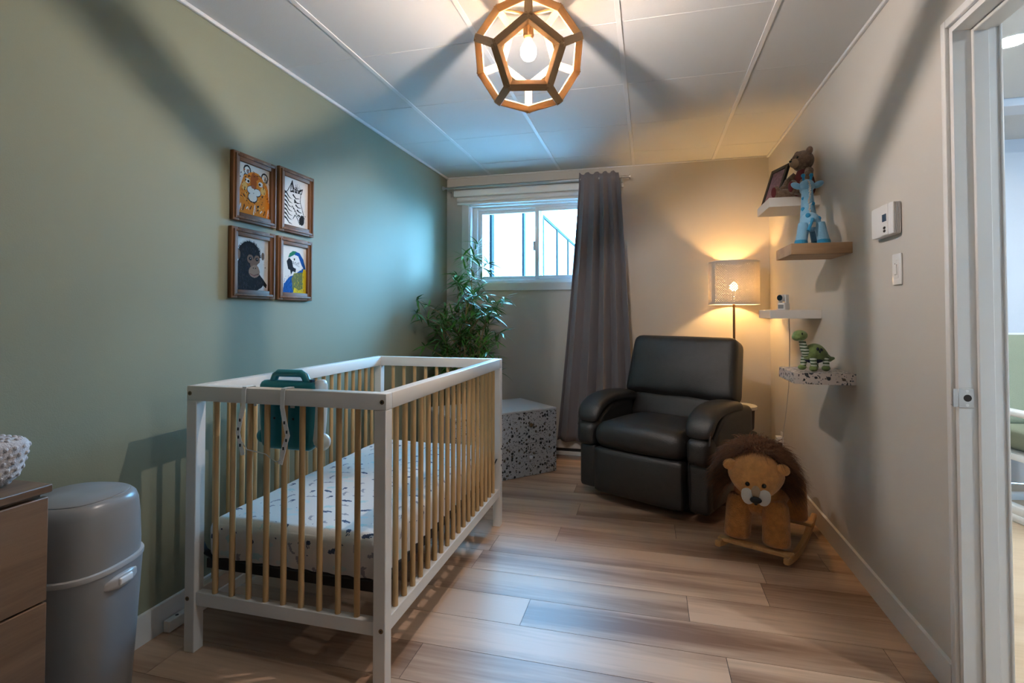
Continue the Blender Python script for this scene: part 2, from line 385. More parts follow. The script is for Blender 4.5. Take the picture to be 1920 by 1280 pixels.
# ceiling of square tiles with tees
ce = struct(mk('ceiling', box(BM(), (XL-T, YF, H+.012), (XR+T, YB+.17, H+.1)), 'ceil', smooth=False))
gx = [XL, -1.3348, -.7248, -.1148, .4952, XR]
gy = [YF]+[2.2029+.61*i for i in range(-6, 4)]+[YB]
tc_ = {}
for i in range(5):
    for j in range(len(gy)-1):
        w_, d_ = gx[i+1]-gx[i], gy[j+1]-gy[j]; key = (round(w_, 3), round(d_, 3))
        loc = ((gx[i]+gx[i+1])/2, (gy[j]+gy[j+1])/2, H+random.uniform(0, .0012))
        if key not in tc_:
            tb = box(BM(), (-w_/2+.0012, -d_/2+.0012, 0), (w_/2-.0012, d_/2-.0012, .0125), .0015, 1)
            tc_[key] = mk('ceiling_tile', tb, 'ceil', ce, smooth=False); tc_[key].location = loc
        else: inst(tc_[key], ce, loc)
for i in range(1, 5):
    mk('ceiling_tee', box(BM(), (gx[i]-.011, YF, H-.003), (gx[i]+.011, YB, H+.002), .001, 1), 'tee', ce, smooth=False)
for nm, lo, hi in (('left', (XL, YF, H-.016), (XL+.014, YB, H)), ('right', (XR-.014, YF, H-.016), (XR, YB, H)), ('back', (XL+.014, YB-.008, H-.010), (XR-.014, YB, H))):
    struct(mk('trim_ceiling_'+nm, box(BM(), lo, hi, .003, 2), 'tee' if nm != 'left' else 'tee', smooth=False))
# baseboards
def baseboard(name, lo, hi, axis):
    b = box(BM(), lo, hi)
    struct(mk(name, b, 'white', smooth=False))
baseboard('baseboard_left', (XL, YF, 0), (XL+.014, YB, .105), 0)
baseboard('baseboard_right', (XR-.014, DY1+.027, 0), (XR, YB, .100), 0)
baseboard('baseboard_back', (XL+.014, YB-.014, 0), (XR-.014, YB, .10), 1)
# door frame (casing, jamb, stop, strike plate)
df = struct(empty('door_1', (0, 0, 0)))
b = BM()
box(b, (XR-.014, DY1, 0), (XR, DY1+.026, DZ+.026), .004, 2); box(b, (XR-.014, DY0-.026, DZ), (XR, DY1, DZ+.026), .004, 2); box(b, (XR-.014, DY0-.026, 0), (XR, DY0, DZ), .004, 2)
mk('casing', b, 'white', df)
b = BM()
box(b, (XR-.002, DY1-.018, 0), (XR+T+.002, DY1, DZ)); box(b, (XR-.002, DY0, DZ-.018), (XR+T+.002, DY1-.018, DZ)); box(b, (XR-.002, DY0, 0), (XR+T+.002, DY0+.018, DZ-.018))
mk('jamb', b, 'white', df, smooth=False)
b = BM()
box(b, (XR+.045, DY1-.030, 0), (XR+.085, DY1-.018, DZ-.018), .002, 1); box(b, (XR+.045, DY0+.018, DZ-.030), (XR+.085, DY1-.030, DZ-.018), .002, 1); box(b, (XR+.045, DY0+.018, 0), (XR+.085, DY0+.030, DZ-.030), .002, 1)
mk('door_stop', b, 'white', df)
b = BM()
box(b, (XR+T+.002, DY1-.024, 0), (XR+T+.010, DY1+.05, DZ+.05), .003, 2); box(b, (XR+T+.002, DY0-.05, DZ-.006), (XR+T+.010, DY1-.024, DZ+.05), .003, 2)
mk('hall_casing', b, 'white', df)
b = BM(); zz = .918
box(b, (XR-.004, DY1-.0205, zz-.029), (XR+.036, DY1-.018, zz+.029), .001, 1)
tube(b, [(XR-.004, DY1-.0195, zz-.026), (XR-.013, DY1-.016, zz-.024), (XR-.0165, DY1-.006, zz-.022)], .0016, 6)
for q in range(9):
    z1 = zz-.024+q*.006
    box(b, (XR-.017, DY1-.0195, z1-.003), (XR-.003, DY1-.017, z1+.003))
sp_ = mk('strike_plate', b, 'steel', df)
b = BM(); cyl(b, (XR+.019, DY1-.0208, zz), (XR+.019, DY1-.0200, zz), .0105, seg=20); mk('latch_hole', b, 'wicker', sp_)
for dz in (-.021, .021):
    mk('screw', cyl(BM(), (XR+.018, DY1-.0214, zz+dz), (XR+.018, DY1-.0200, zz+dz), .0042, seg=12), 'white_plastic', sp_)

# window
wn = struct(empty('window_1', (0, 0, 0)))
b = BM()
cw = .067
box(b, (WX0-cw, YB-.016, WZ0-cw), (WX0, YB, WZ1+cw), .002, 1); box(b, (WX1, YB-.016, WZ0-cw), (WX1+cw, YB, WZ1+cw), .002, 1)
box(b, (WX0, YB-.016, WZ0-cw), (WX1, YB, WZ0), .002, 1); box(b, (WX0, YB-.016, WZ1), (WX1, YB, WZ1+cw), .002, 1)
mk('casing', b, 'white', wn)
b = BM()
box(b, (WX0, YB-.002, WZ0), (WX0+.012, YB+.16, WZ1)); box(b, (WX1-.012, YB-.002, WZ0), (WX1, YB+.16, WZ1)); box(b, (WX0, YB-.002, WZ0), (WX1, YB+.16, WZ0+.012)); box(b, (WX0, YB-.002, WZ1-.012), (WX1, YB+.16, WZ1))
mk('reveal', b, 'white', wn, smooth=False)
def sash(name, x0, x1, y, fw):
    b = BM(); z0, z1 = WZ0+.03, WZ1-.03
    box(b, (x0, y-.016, z0), (x0+fw, y+.016, z1), .003, 1); box(b, (x1-fw, y-.016, z0), (x1, y+.016, z1), .003, 1)
    box(b, (x0+fw, y-.016, z0), (x1-fw, y+.016, z0+fw), .003, 1); box(b, (x0+fw, y-.016, z1-fw), (x1-fw, y+.016, z1), .003, 1)
    s = mk(name, b, 'white_plastic', wn)
    mk('pane', box(BM(), (x0+fw-.004, y-.002, z0+fw-.004), (x1-fw+.004, y+.002, z1-fw+.004)), 'glass', s, smooth=False)
    return s
b = BM()
for (x0, x1, z0, z1) in ((WX0+.012, WX0+.05, WZ0+.012, WZ1-.012), (WX1-.05, WX1-.012, WZ0+.012, WZ1-.012), (WX0+.05, WX1-.05, WZ0+.012, WZ0+.034), (WX0+.05, WX1-.05, WZ1-.034, WZ1-.012)):
    box(b, (x0, YB+.07, z0), (x1, YB+.145, z1), .004, 1)
mk('outer_frame', b, 'white_plastic', wn)
MXc = -.93
s1 = sash('sash', WX0+.05, MXc+.028, YB+.125, .034); s2 = sash('sash', MXc-.028, WX1-.05, YB+.092, .034)
mk('latch', box(BM(), (MXc-.042, YB+.068, 1.72), (MXc-.026, YB+.084, 1.80), .003, 2), 'grey_light', s2)
# electric baseboard heater under the window
ht = empty('baseboard_heater', (-.50, YB-.014, 0), 0, 'white electric baseboard heater low on the wall behind the grey curtain', 'heater')
b = BM(); box(b, (-.5, -.062, .062), (.5, -.004, .135), .006, 2); mk('cover', b, 'white', ht)
mk('air_slot', box(BM(), (-.49, -.052, .036), (.49, -.004, .063)), 'black', ht, smooth=False)
mk('lower_rail', box(BM(), (-.5, -.066, .006), (.5, -.004, .037), .004, 2), 'white', ht)

# ------------------------------------------------------------------ hall beyond the door
HX0, HX1, HY0, HY1 = XR+T, 4.3, -.4, 4.40
struct(mk('floor_hall', box(BM(), (XR+.06, HY0, -.05), (HX1, HY1, -.001)), 'hallfloor', smooth=False))
struct(mk('ceiling_hall', box(BM(), (HX0, HY0, H), (HX1, HY1, H+.1)), 'ceil', smooth=False))
struct(mk('wall_hall_back', box(BM(), (HX0, HY1, 0), (HX1, HY1+.1, H)), 'hallwall', smooth=False))
struct(mk('wall_hall_right', box(BM(), (HX1, HY0, 0), (HX1+.1, HY1, H)), 'hallwall', smooth=False))
b = BM(); box(b, (HX0, HY0-.1, 0), (HX1, HY0, 1.5)); box(b, (HX0, HY0-.1, 2.1), (HX1, HY0, H)); box(b, (HX0, HY0-.1, 1.5), (3.05, HY0, 2.1)); box(b, (3.55, HY0-.1, 1.5), (HX1, HY0, 2.1))
struct(mk('wall_hall_front', b, 'hallwall', smooth=False))
wh = struct(empty('window_2', (0, HY0-.05, 0)))
b = BM(); box(b, (3.05, -.03, 1.5), (3.09, .03, 2.1)); box(b, (3.51, -.03, 1.5), (3.55, .03, 2.1)); box(b, (3.09, -.03, 1.5), (3.51, .03, 1.54)); box(b, (3.09, -.03, 2.05), (3.51, .03, 2.1)); box(b, (3.29, -.03, 1.54), (3.31, .03, 2.05))
mk('frame', b, 'white', wh, smooth=False)
for x0, x1 in ((3.09, 3.29), (3.31, 3.51)): mk('pane', box(BM(), (x0, -.003, 1.54), (x1, .003, 2.05)), 'glass', wh, smooth=False)
struct(mk('trim_hall_beam', box(BM(), (HX0, 3.55, H-.045), (HX1, 3.72, H), .003, 1), 'hallwall', smooth=False))
for i, (x, y) in enumerate(((1.573, 2.80), (2.9, 2.80), (2.2, 1.0))):  # first is the visible downlight, the others are added to brighten the hall
    if i and True:
        lab = ('added unseen fill light deeper in the next room', 'added unseen fill light near the front of the next room')[i-1]
    else: lab = 'round recessed downlight glowing in the ceiling beyond the doorway'
    dl = empty('downlight', (x, y, H), 0, lab, 'light', 'recessed downlights in the next room')
    b = BM(); lathe(b, [(.052, -.001), (.066, -.004), (.068, 0), (.06, .004)], 28); mk('trim_ring', b, 'white', dl)
    mk('lens', cyl(BM(), (0, 0, -.0045), (0, 0, -.001), .052, seg=28), 'down', dl)
# glider chair in the next room
gl = empty('glider_chair', (2.32, 3.62, 0), math.radians(12), 'white wooden glider chair with sage cushions in the next room', 'chair')
b = BM(); box(b, (-.34, -.30, .04), (-.28, .34, .09), .01, 2); box(b, (.28, -.30, .04), (.34, .34, .09), .01, 2); box(b, (-.28, -.26, .05), (.28, -.21, .09), .008, 2); box(b, (-.28, .24, .05), (.28, .29, .09), .008, 2)
box(b, (-.345, -.33, 0), (-.275, .37, .045), .012, 2); box(b, (.275, -.33, 0), (.345, .37, .045), .012, 2)
mk('base', b, 'white', gl)
for sx in (-1, 1):
    mk('swing_arm', tube(BM(), [(sx*.31, -.26, .09), (sx*.31, -.22, .20), (sx*.31, -.27, .31), (sx*.31, -.29, .36)], .022, 10), 'white', gl)
    mk('swing_arm', tube(BM(), [(sx*.31, .25, .09), (sx*.31, .20, .22), (sx*.31, .24, .36)], .02, 10), 'white', gl)
    b = BM(); box(b, (sx*.36-.035, -.34, .60), (sx*.36+.035, .26, .635), .012, 3); mk('armrest', b, 'white', gl)
    mk('arm_support', tube(BM(), [(sx*.355, -.30, .37), (sx*.355, -.31, .50), (sx*.355, -.30, .60)], .018, 8), 'white', gl); mk('arm_support', tube(BM(), [(sx*.355, .22, .37), (sx*.355, .24, .60)], .018, 8), 'white', gl)
b = BM(); box(b, (-.33, -.32, .34), (.33, .28, .38), .008, 2); mk('seat_frame', b, 'white', gl)
b = BM(); M_ = Matrix.Translation((0, .28, .38))@Matrix.Rotation(-.28, 4, 'X')
for sx in (-1, 1): box(b, (sx*.30-.022, -.02, 0), (sx*.30+.022, .025, .68), .008, 2, M_)
box(b, (-.30, -.02, .62), (.30, .025, .69), .01, 2, M_); box(b, (-.30, -.02, .05), (.30, .025, .09), .006, 2, M_)
mk('back_frame', b, 'white', gl)
b = BM(); rbox(b, (-.29, -.36, .38), (.29, .24, .52), .06, 8); mk('seat_cushion', b, 'sagecloth', gl)
b = BM(); rbox(b, (-.29, -.13, .10), (.29, -.015, .66), .055, 8, M=M_); mk('back_cushion', b, 'sagecloth', gl)

# ------------------------------------------------------------------ outdoors
struct(mk('ground', box(BM(), (-40, YB+.17, 1.20), (40, 60, 1.26)), 'ground', smooth=False))
fe = empty('side_fence', (-1.66, 0, 1.26), 0, 'tall pale embossed sheet fence with dark posts running away outside the window', 'fence')
posts = [4.70, 5.45, 6.95, 8.30, 9.65, 11.0, 12.3]
for a_, b_ in zip(posts, posts[1:]):
    mk('fence_panel', box(BM(), (-.02, a_+.05, 0), (.0, b_-.05, 1.46)), 'fence', fe, smooth=False)
for p in posts: mk('fence_post', box(BM(), (-.03, p-.05, 0), (.02, p+.05, 1.48), .004, 1), 'fence_post', fe)
mk('top_rail', box(BM(), (-.03, posts[0], 1.46), (.02, posts[-1], 1.52), .004, 1), 'fence_post', fe)
hs = empty('neighbour_house', (1.2, 19, 1.26), 0, 'pale neighbouring house seen past the fence through the window', 'house')
b = BM(); box(b, (-3, 0, 0), (3, 6, 2.4)); mk('wall', b, 'siding', hs, smooth=False)
b = BM(); vs = [b.verts.new(p) for p in ((-3.2, -.2, 2.4), (3.2, -.2, 2.4), (0, -.2, 4.4), (-3.2, 6.2, 2.4), (3.2, 6.2, 2.4), (0, 6.2, 4.4))]
for f in ((0, 1, 2), (5, 4, 3), (0, 2, 5, 3), (1, 4, 5, 2), (0, 3, 4, 1)): b.faces.new([vs[i] for i in f])
mk('roof', b, 'siding', hs, smooth=False)

# ------------------------------------------------------------------ pendant lamp (dodecahedron)
LX, LY, LZ = -.424, 1.86, 2.120
pend = empty('pendant_lamp', (LX, LY, H), 0, 'wooden dodecahedron cage pendant lamp with a bare glowing bulb', 'lamp')
phi = (1+5**.5)/2
V = [Vector(v) for v in [(x, y, z) for x in (-1, 1) for y in (-1, 1) for z in (-1, 1)]+[(0, y/phi, z*phi) for y in (-1, 1) for z in (-1, 1)]+[(x/phi, y*phi, 0) for x in (-1, 1) for y in (-1, 1)]+[(x*phi, 0, z/phi) for x in (-1, 1) for z in (-1, 1)]]
nrm = Vector((1, 0, phi)).normalized()                 # a face normal -> straight up
Rq = nrm.rotation_difference(Vector((0, 0, 1)))
V = [Rq@v for v in V]
EA = .137; sc_ = EA/(2/phi); V = [v*sc_ for v in V]
zmin = min(v.z for v in V); low = [v for v in V if v.z < zmin+.01]
# turn it so that a lower side face looks at the camera
mid = (low[0]+min([q for q in low if q is not low[0]], key=lambda q: (q-low[0]).length))/2   # middle of one bottom edge
want = math.atan2(-LY, -LX); cur_ = math.atan2(mid.y, mid.x)
Rz = Matrix.Rotation(want-cur_, 3, 'Z'); V = [Rz@v for v in V]
off = Vector((0, 0, LZ-H))
for i in range(20):
    for j in range(i+1, 20):
        if abs((V[i]-V[j]).length-EA) < .004:
            a, c = V[i], V[j]; d = (c-a).normalized(); m_ = (a+c)/2; rad = (m_-d*m_.dot(d)).normalized(); tg = d.cross(rad)
            Mx = Matrix(((tg.x, rad.x, d.x, m_.x+off.x), (tg.y, rad.y, d.y, m_.y+off.y), (tg.z, rad.z, d.z, m_.z+off.z), (0, 0, 0, 1)))
            o = mk('cage_bar', box(BM(), (-.014, -.012, -EA/2-.006), (.014, .014, EA/2+.006), .0015, 1), 'lampwood', pend)
            o.matrix_local = Mx
b = BM(); lathe(b, [(.05, 0), (.055, -.012), (.05, -.022), (.012, -.026)], 28); mk('ceiling_canopy', b, 'steel', pend)
b = BM(); cyl(b, (0, 0, -.02), (0, 0, -.19), .011, seg=14); mk('stem', b, 'lampwood', pend)
b = BM(); top = [v for v in V if v.z > -zmin-.01]
for v in top[:]: tube(b, [(0, 0, off.z+v.z), (v.x, v.y, off.z+v.z)], .006, 8)
mk('spider', b, 'lampwood', pend)
b = BM(); lathe(b, [(.011, -.15), (.019, -.155), (.020, -.195), (.017, -.20), (.014, -.205)], 24); mk('socket', b, 'brass', pend)
b = BM(); lathe(b, [(.0296, -.2400), (.0305, -.252), (.029, -.268), (.021, -.281), (.010, -.2868), (.002, -.288)], 24); bu = mk('bulb', b, 'bulb_glass', pend)
b = BM(); lathe(b, [(.013, -.205), (.016, -.214), (.024, -.227), (.0295, -.2398)], 24); mk('light_dimming_neck', b, 'bulb_neck', bu)  # neck added above the globe to dim its upward light
b = BM(); sph(b, (0, 0, -.255), (.0085, .0085, .012), 12, 8); mk('filament', b, 'bulb', bu)

# ------------------------------------------------------------------ crib
CX0, CX1, CY0, CY1, CH = -1.567, -.797, 1.490, 2.828, .918
PWD = .042
cr = empty('crib', ((CX0+CX1)/2, (CY0+CY1)/2, 0), 0, 'white baby crib with natural wooden slats standing by the green wall', 'crib')
ox, oy = (CX0+CX1)/2, (CY0+CY1)/2; hx, hy = (CX1-CX0)/2, (CY1-CY0)/2
for sx in (-1, 1):
    for sy in (-1, 1):
        lo = (min(sx*hx, sx*(hx-PWD)), min(sy*hy, sy*(hy-PWD)), 0); hi = (max(sx*hx, sx*(hx-PWD)), max(sy*hy, sy*(hy-PWD)), .866)
        mk('corner_post', box(BM(), lo, hi, .002, 1), 'crib_white', cr)
RT = .030
for sy in (-1, 1):
    y0, y1 = sorted((sy*hy, sy*(hy-PWD)))
    mk('top_rail', box(BM(), (-hx, y0, .866), (hx, y1, CH), .003, 2), 'crib_white', cr)
    ya, yb = sorted((sy*(hy-.006), sy*(hy-.006-RT)))
    mk('bottom_rail', box(BM(), (-hx+PWD, ya, .160), (hx-PWD, yb, .205), .002, 1), 'crib_white', cr)
for sx in (-1, 1):
    x0, x1 = sorted((sx*hx, sx*(hx-PWD)))
    mk('top_rail', box(BM(), (x0, -hy+PWD, .866), (x1, hy-PWD, CH), .003, 2), 'crib_white', cr)
    xa, xb = sorted((sx*(hx-.006), sx*(hx-.006-RT)))
    mk('bottom_rail', box(BM(), (xa, -hy+PWD, .160), (xb, hy-PWD, .205), .002, 1), 'crib_white', cr)
sl = mk('slat', cyl(BM(), (0, 0, .200), (0, 0, .870), .0098, seg=14), 'pine', cr)
sl.location = (-hx+PWD+.069, -hy+.021, 0); first = True
for sy in (-1, 1):
    for k in range(1, 10):
        x = -hx+PWD+k*(2*hx-2*PWD)/10
        if first: sl.location = (x, sy*(hy-.021), 0); first = False
        else: inst(sl, cr, (x, sy*(hy-.021), 0), (0, 0, random.random()*6))
for sx in (-1, 1):
    for k in range(1, 19):
        y = -hy+PWD+k*(2*hy-2*PWD)/19
        inst(sl, cr, (sx*(hx-.021), y, 0), (0, 0, random.random()*6))
for x in (-hx+.014, hx-.014):
    for z in (.892, .183):
        b = BM(); cyl(b, (x, -hy-.0015, z), (x, -hy+.002, z), .0075, seg=16); bo = mk('bolt', b, 'brass', cr)
        mk('bolt_socket', cyl(BM(), (x, -hy-.0019, z), (x, -hy-.0012, z), .0035, seg=6), 'black', bo, smooth=False)
for y in (hy-.018,):
    for z in (.33, .42):
        mk('bolt', cyl(BM(), (hx-.003, y, z), (hx+.002, y, z), .006, seg=14), 'black', cr)
b = BM()
MZ = .285
for y in (-hy+.055, hy-.055): box(b, (-hx+.05, y-.012, MZ-.012), (hx-.05, y+.012, MZ+.022), .002, 1)
for x in (-hx+.055, hx-.055): box(b, (x-.008, -hy+.055, MZ-.012), (x+.008, hy-.055, MZ+.022), .002, 1)
for k in range(1, 8): box(b, (-hx+.06, -hy+k*.165-.008, MZ+.006), (hx-.06, -hy+k*.165+.008, MZ+.020))
mk('mattress_support', b, 'black', cr)
for sx in (-1, 1):
    for sy in (-1, 1):
        b = BM(); ribbon(b, [(sx*(hx-.004-PWD*.3), sy*(hy-.045), .37), (sx*(hx-.035), sy*(hy-.05), .33), (sx*(hx-.075), sy*(hy-.055), MZ+.02)], (0, 1, 0), .024, .005); mk('hanger_bracket', b, 'black', cr)
# mattress with printed sheet
def raster(w, h, bgc):
    a = np.ones((h, w, 3))*np.array(bgc); return a
class Cv:
    def __init__(s, w, h, bgc, asp=1.0):
        s.a = raster(w, h, bgc); s.w, s.h = w, h
        s.X, s.Y = np.meshgrid((np.arange(w)+.5)/w, (np.arange(h)+.5)/h); s.asp = asp   # X 0..1, Y 0..1 (up)
    def put(s, m, c): s.a[m] = c
    def ell(s, x, y, rx, ry, c, ang=0):
        dx, dy = s.X-x, (s.Y-y)*s.asp; ca, sa = math.cos(ang), math.sin(ang)
        s.put(((dx*ca+dy*sa)/rx)**2+((-dx*sa+dy*ca)/(ry*s.asp))**2 < 1, c)
    def poly(s, P, c):
        m = np.zeros(s.X.shape, bool); n = len(P)
        for i in range(n):
            x0, y0 = P[i]; x1, y1 = P[(i+1) % n]
            if y0 == y1: continue
            cond = ((s.Y >= min(y0, y1)) & (s.Y < max(y0, y1)))
            m ^= cond & (s.X < x0+(s.Y-y0)*(x1-x0)/(y1-y0))
        s.put(m, c)
    def line(s, P, wd, c, taper=False):
        n = len(P)-1
        for i in range(n):
            (x0, y0), (x1, y1) = P[i], P[i+1]; dx, dy = x1-x0, (y1-y0)*s.asp; L2 = dx*dx+dy*dy+1e-12
            t = np.clip(((s.X-x0)*dx+(s.Y-y0)*s.asp*dy)/L2, 0, 1)
            d = np.hypot(s.X-x0-t*dx, (s.Y-y0)*s.asp-t*dy)
            ww = wd*(1-(i+t)/n*.85) if taper else wd
            s.put(d < ww/2, c)
def grid_print(name, cv, fn, m, parent=None, noise=.0):
    """grid surface carrying a painted colour attribute; fn(u,v)->xyz"""
    h, w_ = cv.a.shape[:2]
    U, Vv = np.meshgrid(np.linspace(0, 1, w_+1), np.linspace(0, 1, h+1))
    P = fn(U.ravel(), Vv.ravel())
    idx = np.arange((w_+1)*(h+1)).reshape(h+1, w_+1)
    F = np.stack([idx[:-1, :-1], idx[:-1, 1:], idx[1:, 1:], idx[1:, :-1]], -1).reshape(-1, 4)
    me = bpy.data.meshes.new(name); me.vertices.add(len(P)); me.vertices.foreach_set('co', P.astype(np.float32).ravel())
    me.loops.add(F.size); me.loops.foreach_set('vertex_index', F.ravel().astype(np.int32)); me.polygons.add(len(F))
    me.polygons.foreach_set('loop_start', np.arange(0, F.size, 4).astype(np.int32)); me.update(calc_edges=True)
    c = np.repeat(cv.a.reshape(-1, 3), 4, 0); c = np.clip(c*(1+noise*(rng.random((len(c), 1))-.5)), 0, 1)
    at = me.color_attributes.new('print', 'FLOAT_COLOR', 'CORNER'); at.data.foreach_set('color', np.hstack([c, np.ones((len(c), 1))]).astype(np.float32).ravel())
    me.shade_smooth(); me.materials.append(MT[m])
    o = bpy.data.objects.new(name, me); COL.objects.link(o)
    if parent is not None: o.parent = parent
    return o
mw, ml, mth = .672, 1.235, .135          # mattress size
MX0, MY0, MZ0 = CX0+.049, CY0+.052, .310
def sheet_canvas():
    W, Hh = 300, 520                     # covers top plus side drop (width 0.94, length 1.50)
    SW, SL = mw+2*mth, ml+2*mth
    cv = Cv(W, Hh, (.62, .57, .53), asp=SL/SW)
    navy, grey, aqua, pale = (.035, .05, .10), (.27, .25, .27), (.40, .53, .52), (.46, .47, .52)
    r = random.Random(3); ux = 1/SW; uy = 1/SL
    pts = []
    ny = int(SL/.062); nx = int(SW/.075)
    for j in range(ny):
        for i in range(nx):
            x = (i+.5+(j % 2)*.5+r.uniform(-.22, .22))/nx; y = (j+.5+r.uniform(-.25, .25))/ny; k = (i*2+j*3+r.randrange(2)) % 6
            a = r.uniform(-.5, .5)
            e = lambda dx, dy, rx, ry, c, an=0: cv.ell(x+(dx*math.cos(a)-dy*math.sin(a))*ux, y+(dx*math.sin(a)+dy*math.cos(a))*uy, rx*ux, ry*uy, c, a+an)
            if k == 0:   # whale
                e(0, 0, .019, .0085, navy); e(-.020, .004, .008, .003, navy, .7); e(-.021, -.002, .008, .003, navy, -.6); e(.008, -.004, .009, .003, pale)
            elif k == 1: # sea horse
                e(0, .012, .006, .008, grey); e(.007, .014, .006, .0025, grey); e(-.001, 0, .006, .011, grey); e(.003, -.014, .0035, .008, grey, .4); e(.007, -.019, .004, .003, grey)
            elif k == 2: # turtle
                e(0, 0, .016, .011, aqua); e(.018, .003, .006, .004, aqua); e(-.010, -.010, .006, .003, aqua, .8); e(.010, -.010, .006, .003, aqua, -.8)
            elif k == 3: # shark
                e(0, 0, .021, .0055, grey); e(.0, .006, .005, .005, grey, .6); e(-.021, .003, .008, .0025, grey, .8); e(-.020, -.002, .006, .002, grey, -.7)
            elif k == 4: # jellyfish
                e(0, .006, .009, .008, navy)
                for q in (-.005, 0, .005): e(q, -.008, .0012, .010, navy)
            else:        # soft fish
                e(0, 0, .020, .009, (.50, .58, .57)); e(-.020, 0, .007, .008, (.50, .58, .57))
            if r.random() < .5: cv.ell(x+.03*ux, y+.022*uy, .0025*ux, .0025*uy, navy)
    return cv, SW, SL
cvS, SW, SL = sheet_canvas()
def sheet_fn(u, v):
    rr = .035
    sx = (u-.5)*SW; sy = (v-.5)*SL
    def fold(s, half):
        flat = half-rr; a = np.abs(s); arc = rr*PI/2
        th = np.clip((a-flat)/rr, 0, PI/2); o = np.where(a < flat, a, flat+rr*np.sin(th)); dz = np.where(a < flat, 0, rr*(1-np.cos(th)))+np.clip(a-flat-arc, 0, None)
        return np.sign(s)*o, dz
    x, dx = fold(sx, mw/2); y, dy = fold(sy, ml/2)
    dz = np.minimum(np.maximum(dx, dy)+.45*np.minimum(dx, dy), mth)
    # pull corners in a little
    cn = np.minimum(dx, dy)/mth
    x = x*(1-.05*cn); y = y*(1-.028*cn)
    z = mth-dz+.0022*np.sin(x*17+y*9)*np.sin(y*13)*(dz < .02)+.004*(1-(2*x/mw)**2)*(1-(2*y/ml)**2)
    pk = np.clip(dz-.02, 0, .09)/.09
    x = x+np.sign(sx)*.0045*np.sin(y*95)*pk*(dx > dy); y = y+np.sign(sy)*.0035*np.sin(x*80)*pk*(dy >= dx)
    return np.stack([x, y, z], -1)
ma_ = empty('mattress', (MX0+mw/2, MY0+ml/2, MZ0), 0, 'crib mattress in a white fitted sheet printed with whales and sea horses', 'mattress')
grid_print('fitted_sheet', cvS, sheet_fn, 'sheet', ma_)
b = BM(); rbox(b, (-mw/2+.012, -ml/2+.012, .001), (mw/2-.012, ml/2-.012, mth-.006), .03, 6); mk('mattress_core', b, 'plush_white', ma_)

# teal crib toy hung on the near rail
ty = empty('crib_toy', (-1.20, CY0+PWD+.030, .80), 0, 'teal plastic crib soother hung by white straps inside the near rail', 'toy')
b = BM(); rbox(b, (-.118, -.024, -.098), (.112, .022, .140), .034, 8, deform=lambda p, h: (p.x*(1-.12*max(0, -p.z/h.z)), p.y, p.z)); mk('housing', b, 'teal', ty)
b = BM(); tube(b, [(-.072, 0, .128), (-.060, 0, .156), (-.048, 0, .164), (.042, 0, .164), (.056, 0, .156), (.070, 0, .128)], .013, 10); mk('handle', b, 'teal', ty)
b = BM(); rbox(b, (.090, -.014, -.08), (.132, .036, .145), .02, 6, deform=lambda p, h: (p.x+.012*(p.z/h.z)**2*0-.012*(1 if p.z < 0 else 0)*abs(p.z/h.z), p.y, p.z)); rbox(b, (-.11, .018, -.09), (.105, .038, .135), .012, 6); mk('white_face', b, 'white_plastic', ty)
b = BM(); sph(b, (.126, .004, -.066), (.026, .026, .029)); mk('side_knob', b, 'white_plastic', ty)
b = BM(); sph(b, (-.114, .002, -.058), (.020, .018, .024)); mk('side_knob', b, 'teal', ty)
mk('button', cyl(BM(), (.088, -.004, .136), (.088, -.004, .146), .009, seg=16), 'lcd', ty)
for x in (-.045, .03):
    mk('screw_hole', cyl(BM(), (x, -.0246, .012), (x, -.0236, .012), .004, seg=10), 'black', ty)
for x, kx, dn in ((-.125, -.012, -.105), (.028, .018, -.125)):
    b = BM(); yo, yi = -PWD-.034, -.030
    ribbon(b, [(x, -.026, .05), (x, yi, .10), (x, yi+.001, .1215), (x, -.05, .1225), (x, yo+.004, .1215), (x, yo, .110), (x, yo-.001, .06), (x+kx*.6, yo-.004, .02), (x+kx*1.4, yo-.006, -.03), (x+kx*.8, yo-.005, -.06), (x-kx*.2, yo-.004, dn)], (1, 0, 0), .016, .0025)
    st = mk('strap', b, 'white_plastic', ty)
    for q, (hx_, hz_) in enumerate(((x+kx*.7, .012), (x+kx*1.25, -.018), (x+kx*1.15, -.045), (x+kx*.55, -.072))):
        mk('strap_hole', box(BM(), (hx_-.0024, yo-.0082, hz_-.005), (hx_+.0024, yo-.0060, hz_+.005)), 'black', st, smooth=False)
b = BM(); yo = -PWD-.04
tube(b, [(-.125, yo, -.06), (-.105, yo, -.085), (-.07, yo+.01, -.094), (-.04, yo+.01, -.098), (-.015, yo+.01, -.112), (.01, yo, -.118), (.03, yo, -.11)], .0016, 6); mk('string', b, 'cord', ty)

# white loose rail lying on the floor beside the baseboard
b = BM(); box(b, (-1.728, 1.555, .004), (-1.700, 2.45, .044), .003, 2); lr = mk('loose_rail', b, 'crib_white')
tag(lr, 'loose white wooden rail lying on the floor against the left baseboard', 'rail')
mk('screw_hole', cyl(BM(), (-1.714, 1.60, .0438), (-1.714, 1.60, .0446), .006, seg=12), 'black', lr)

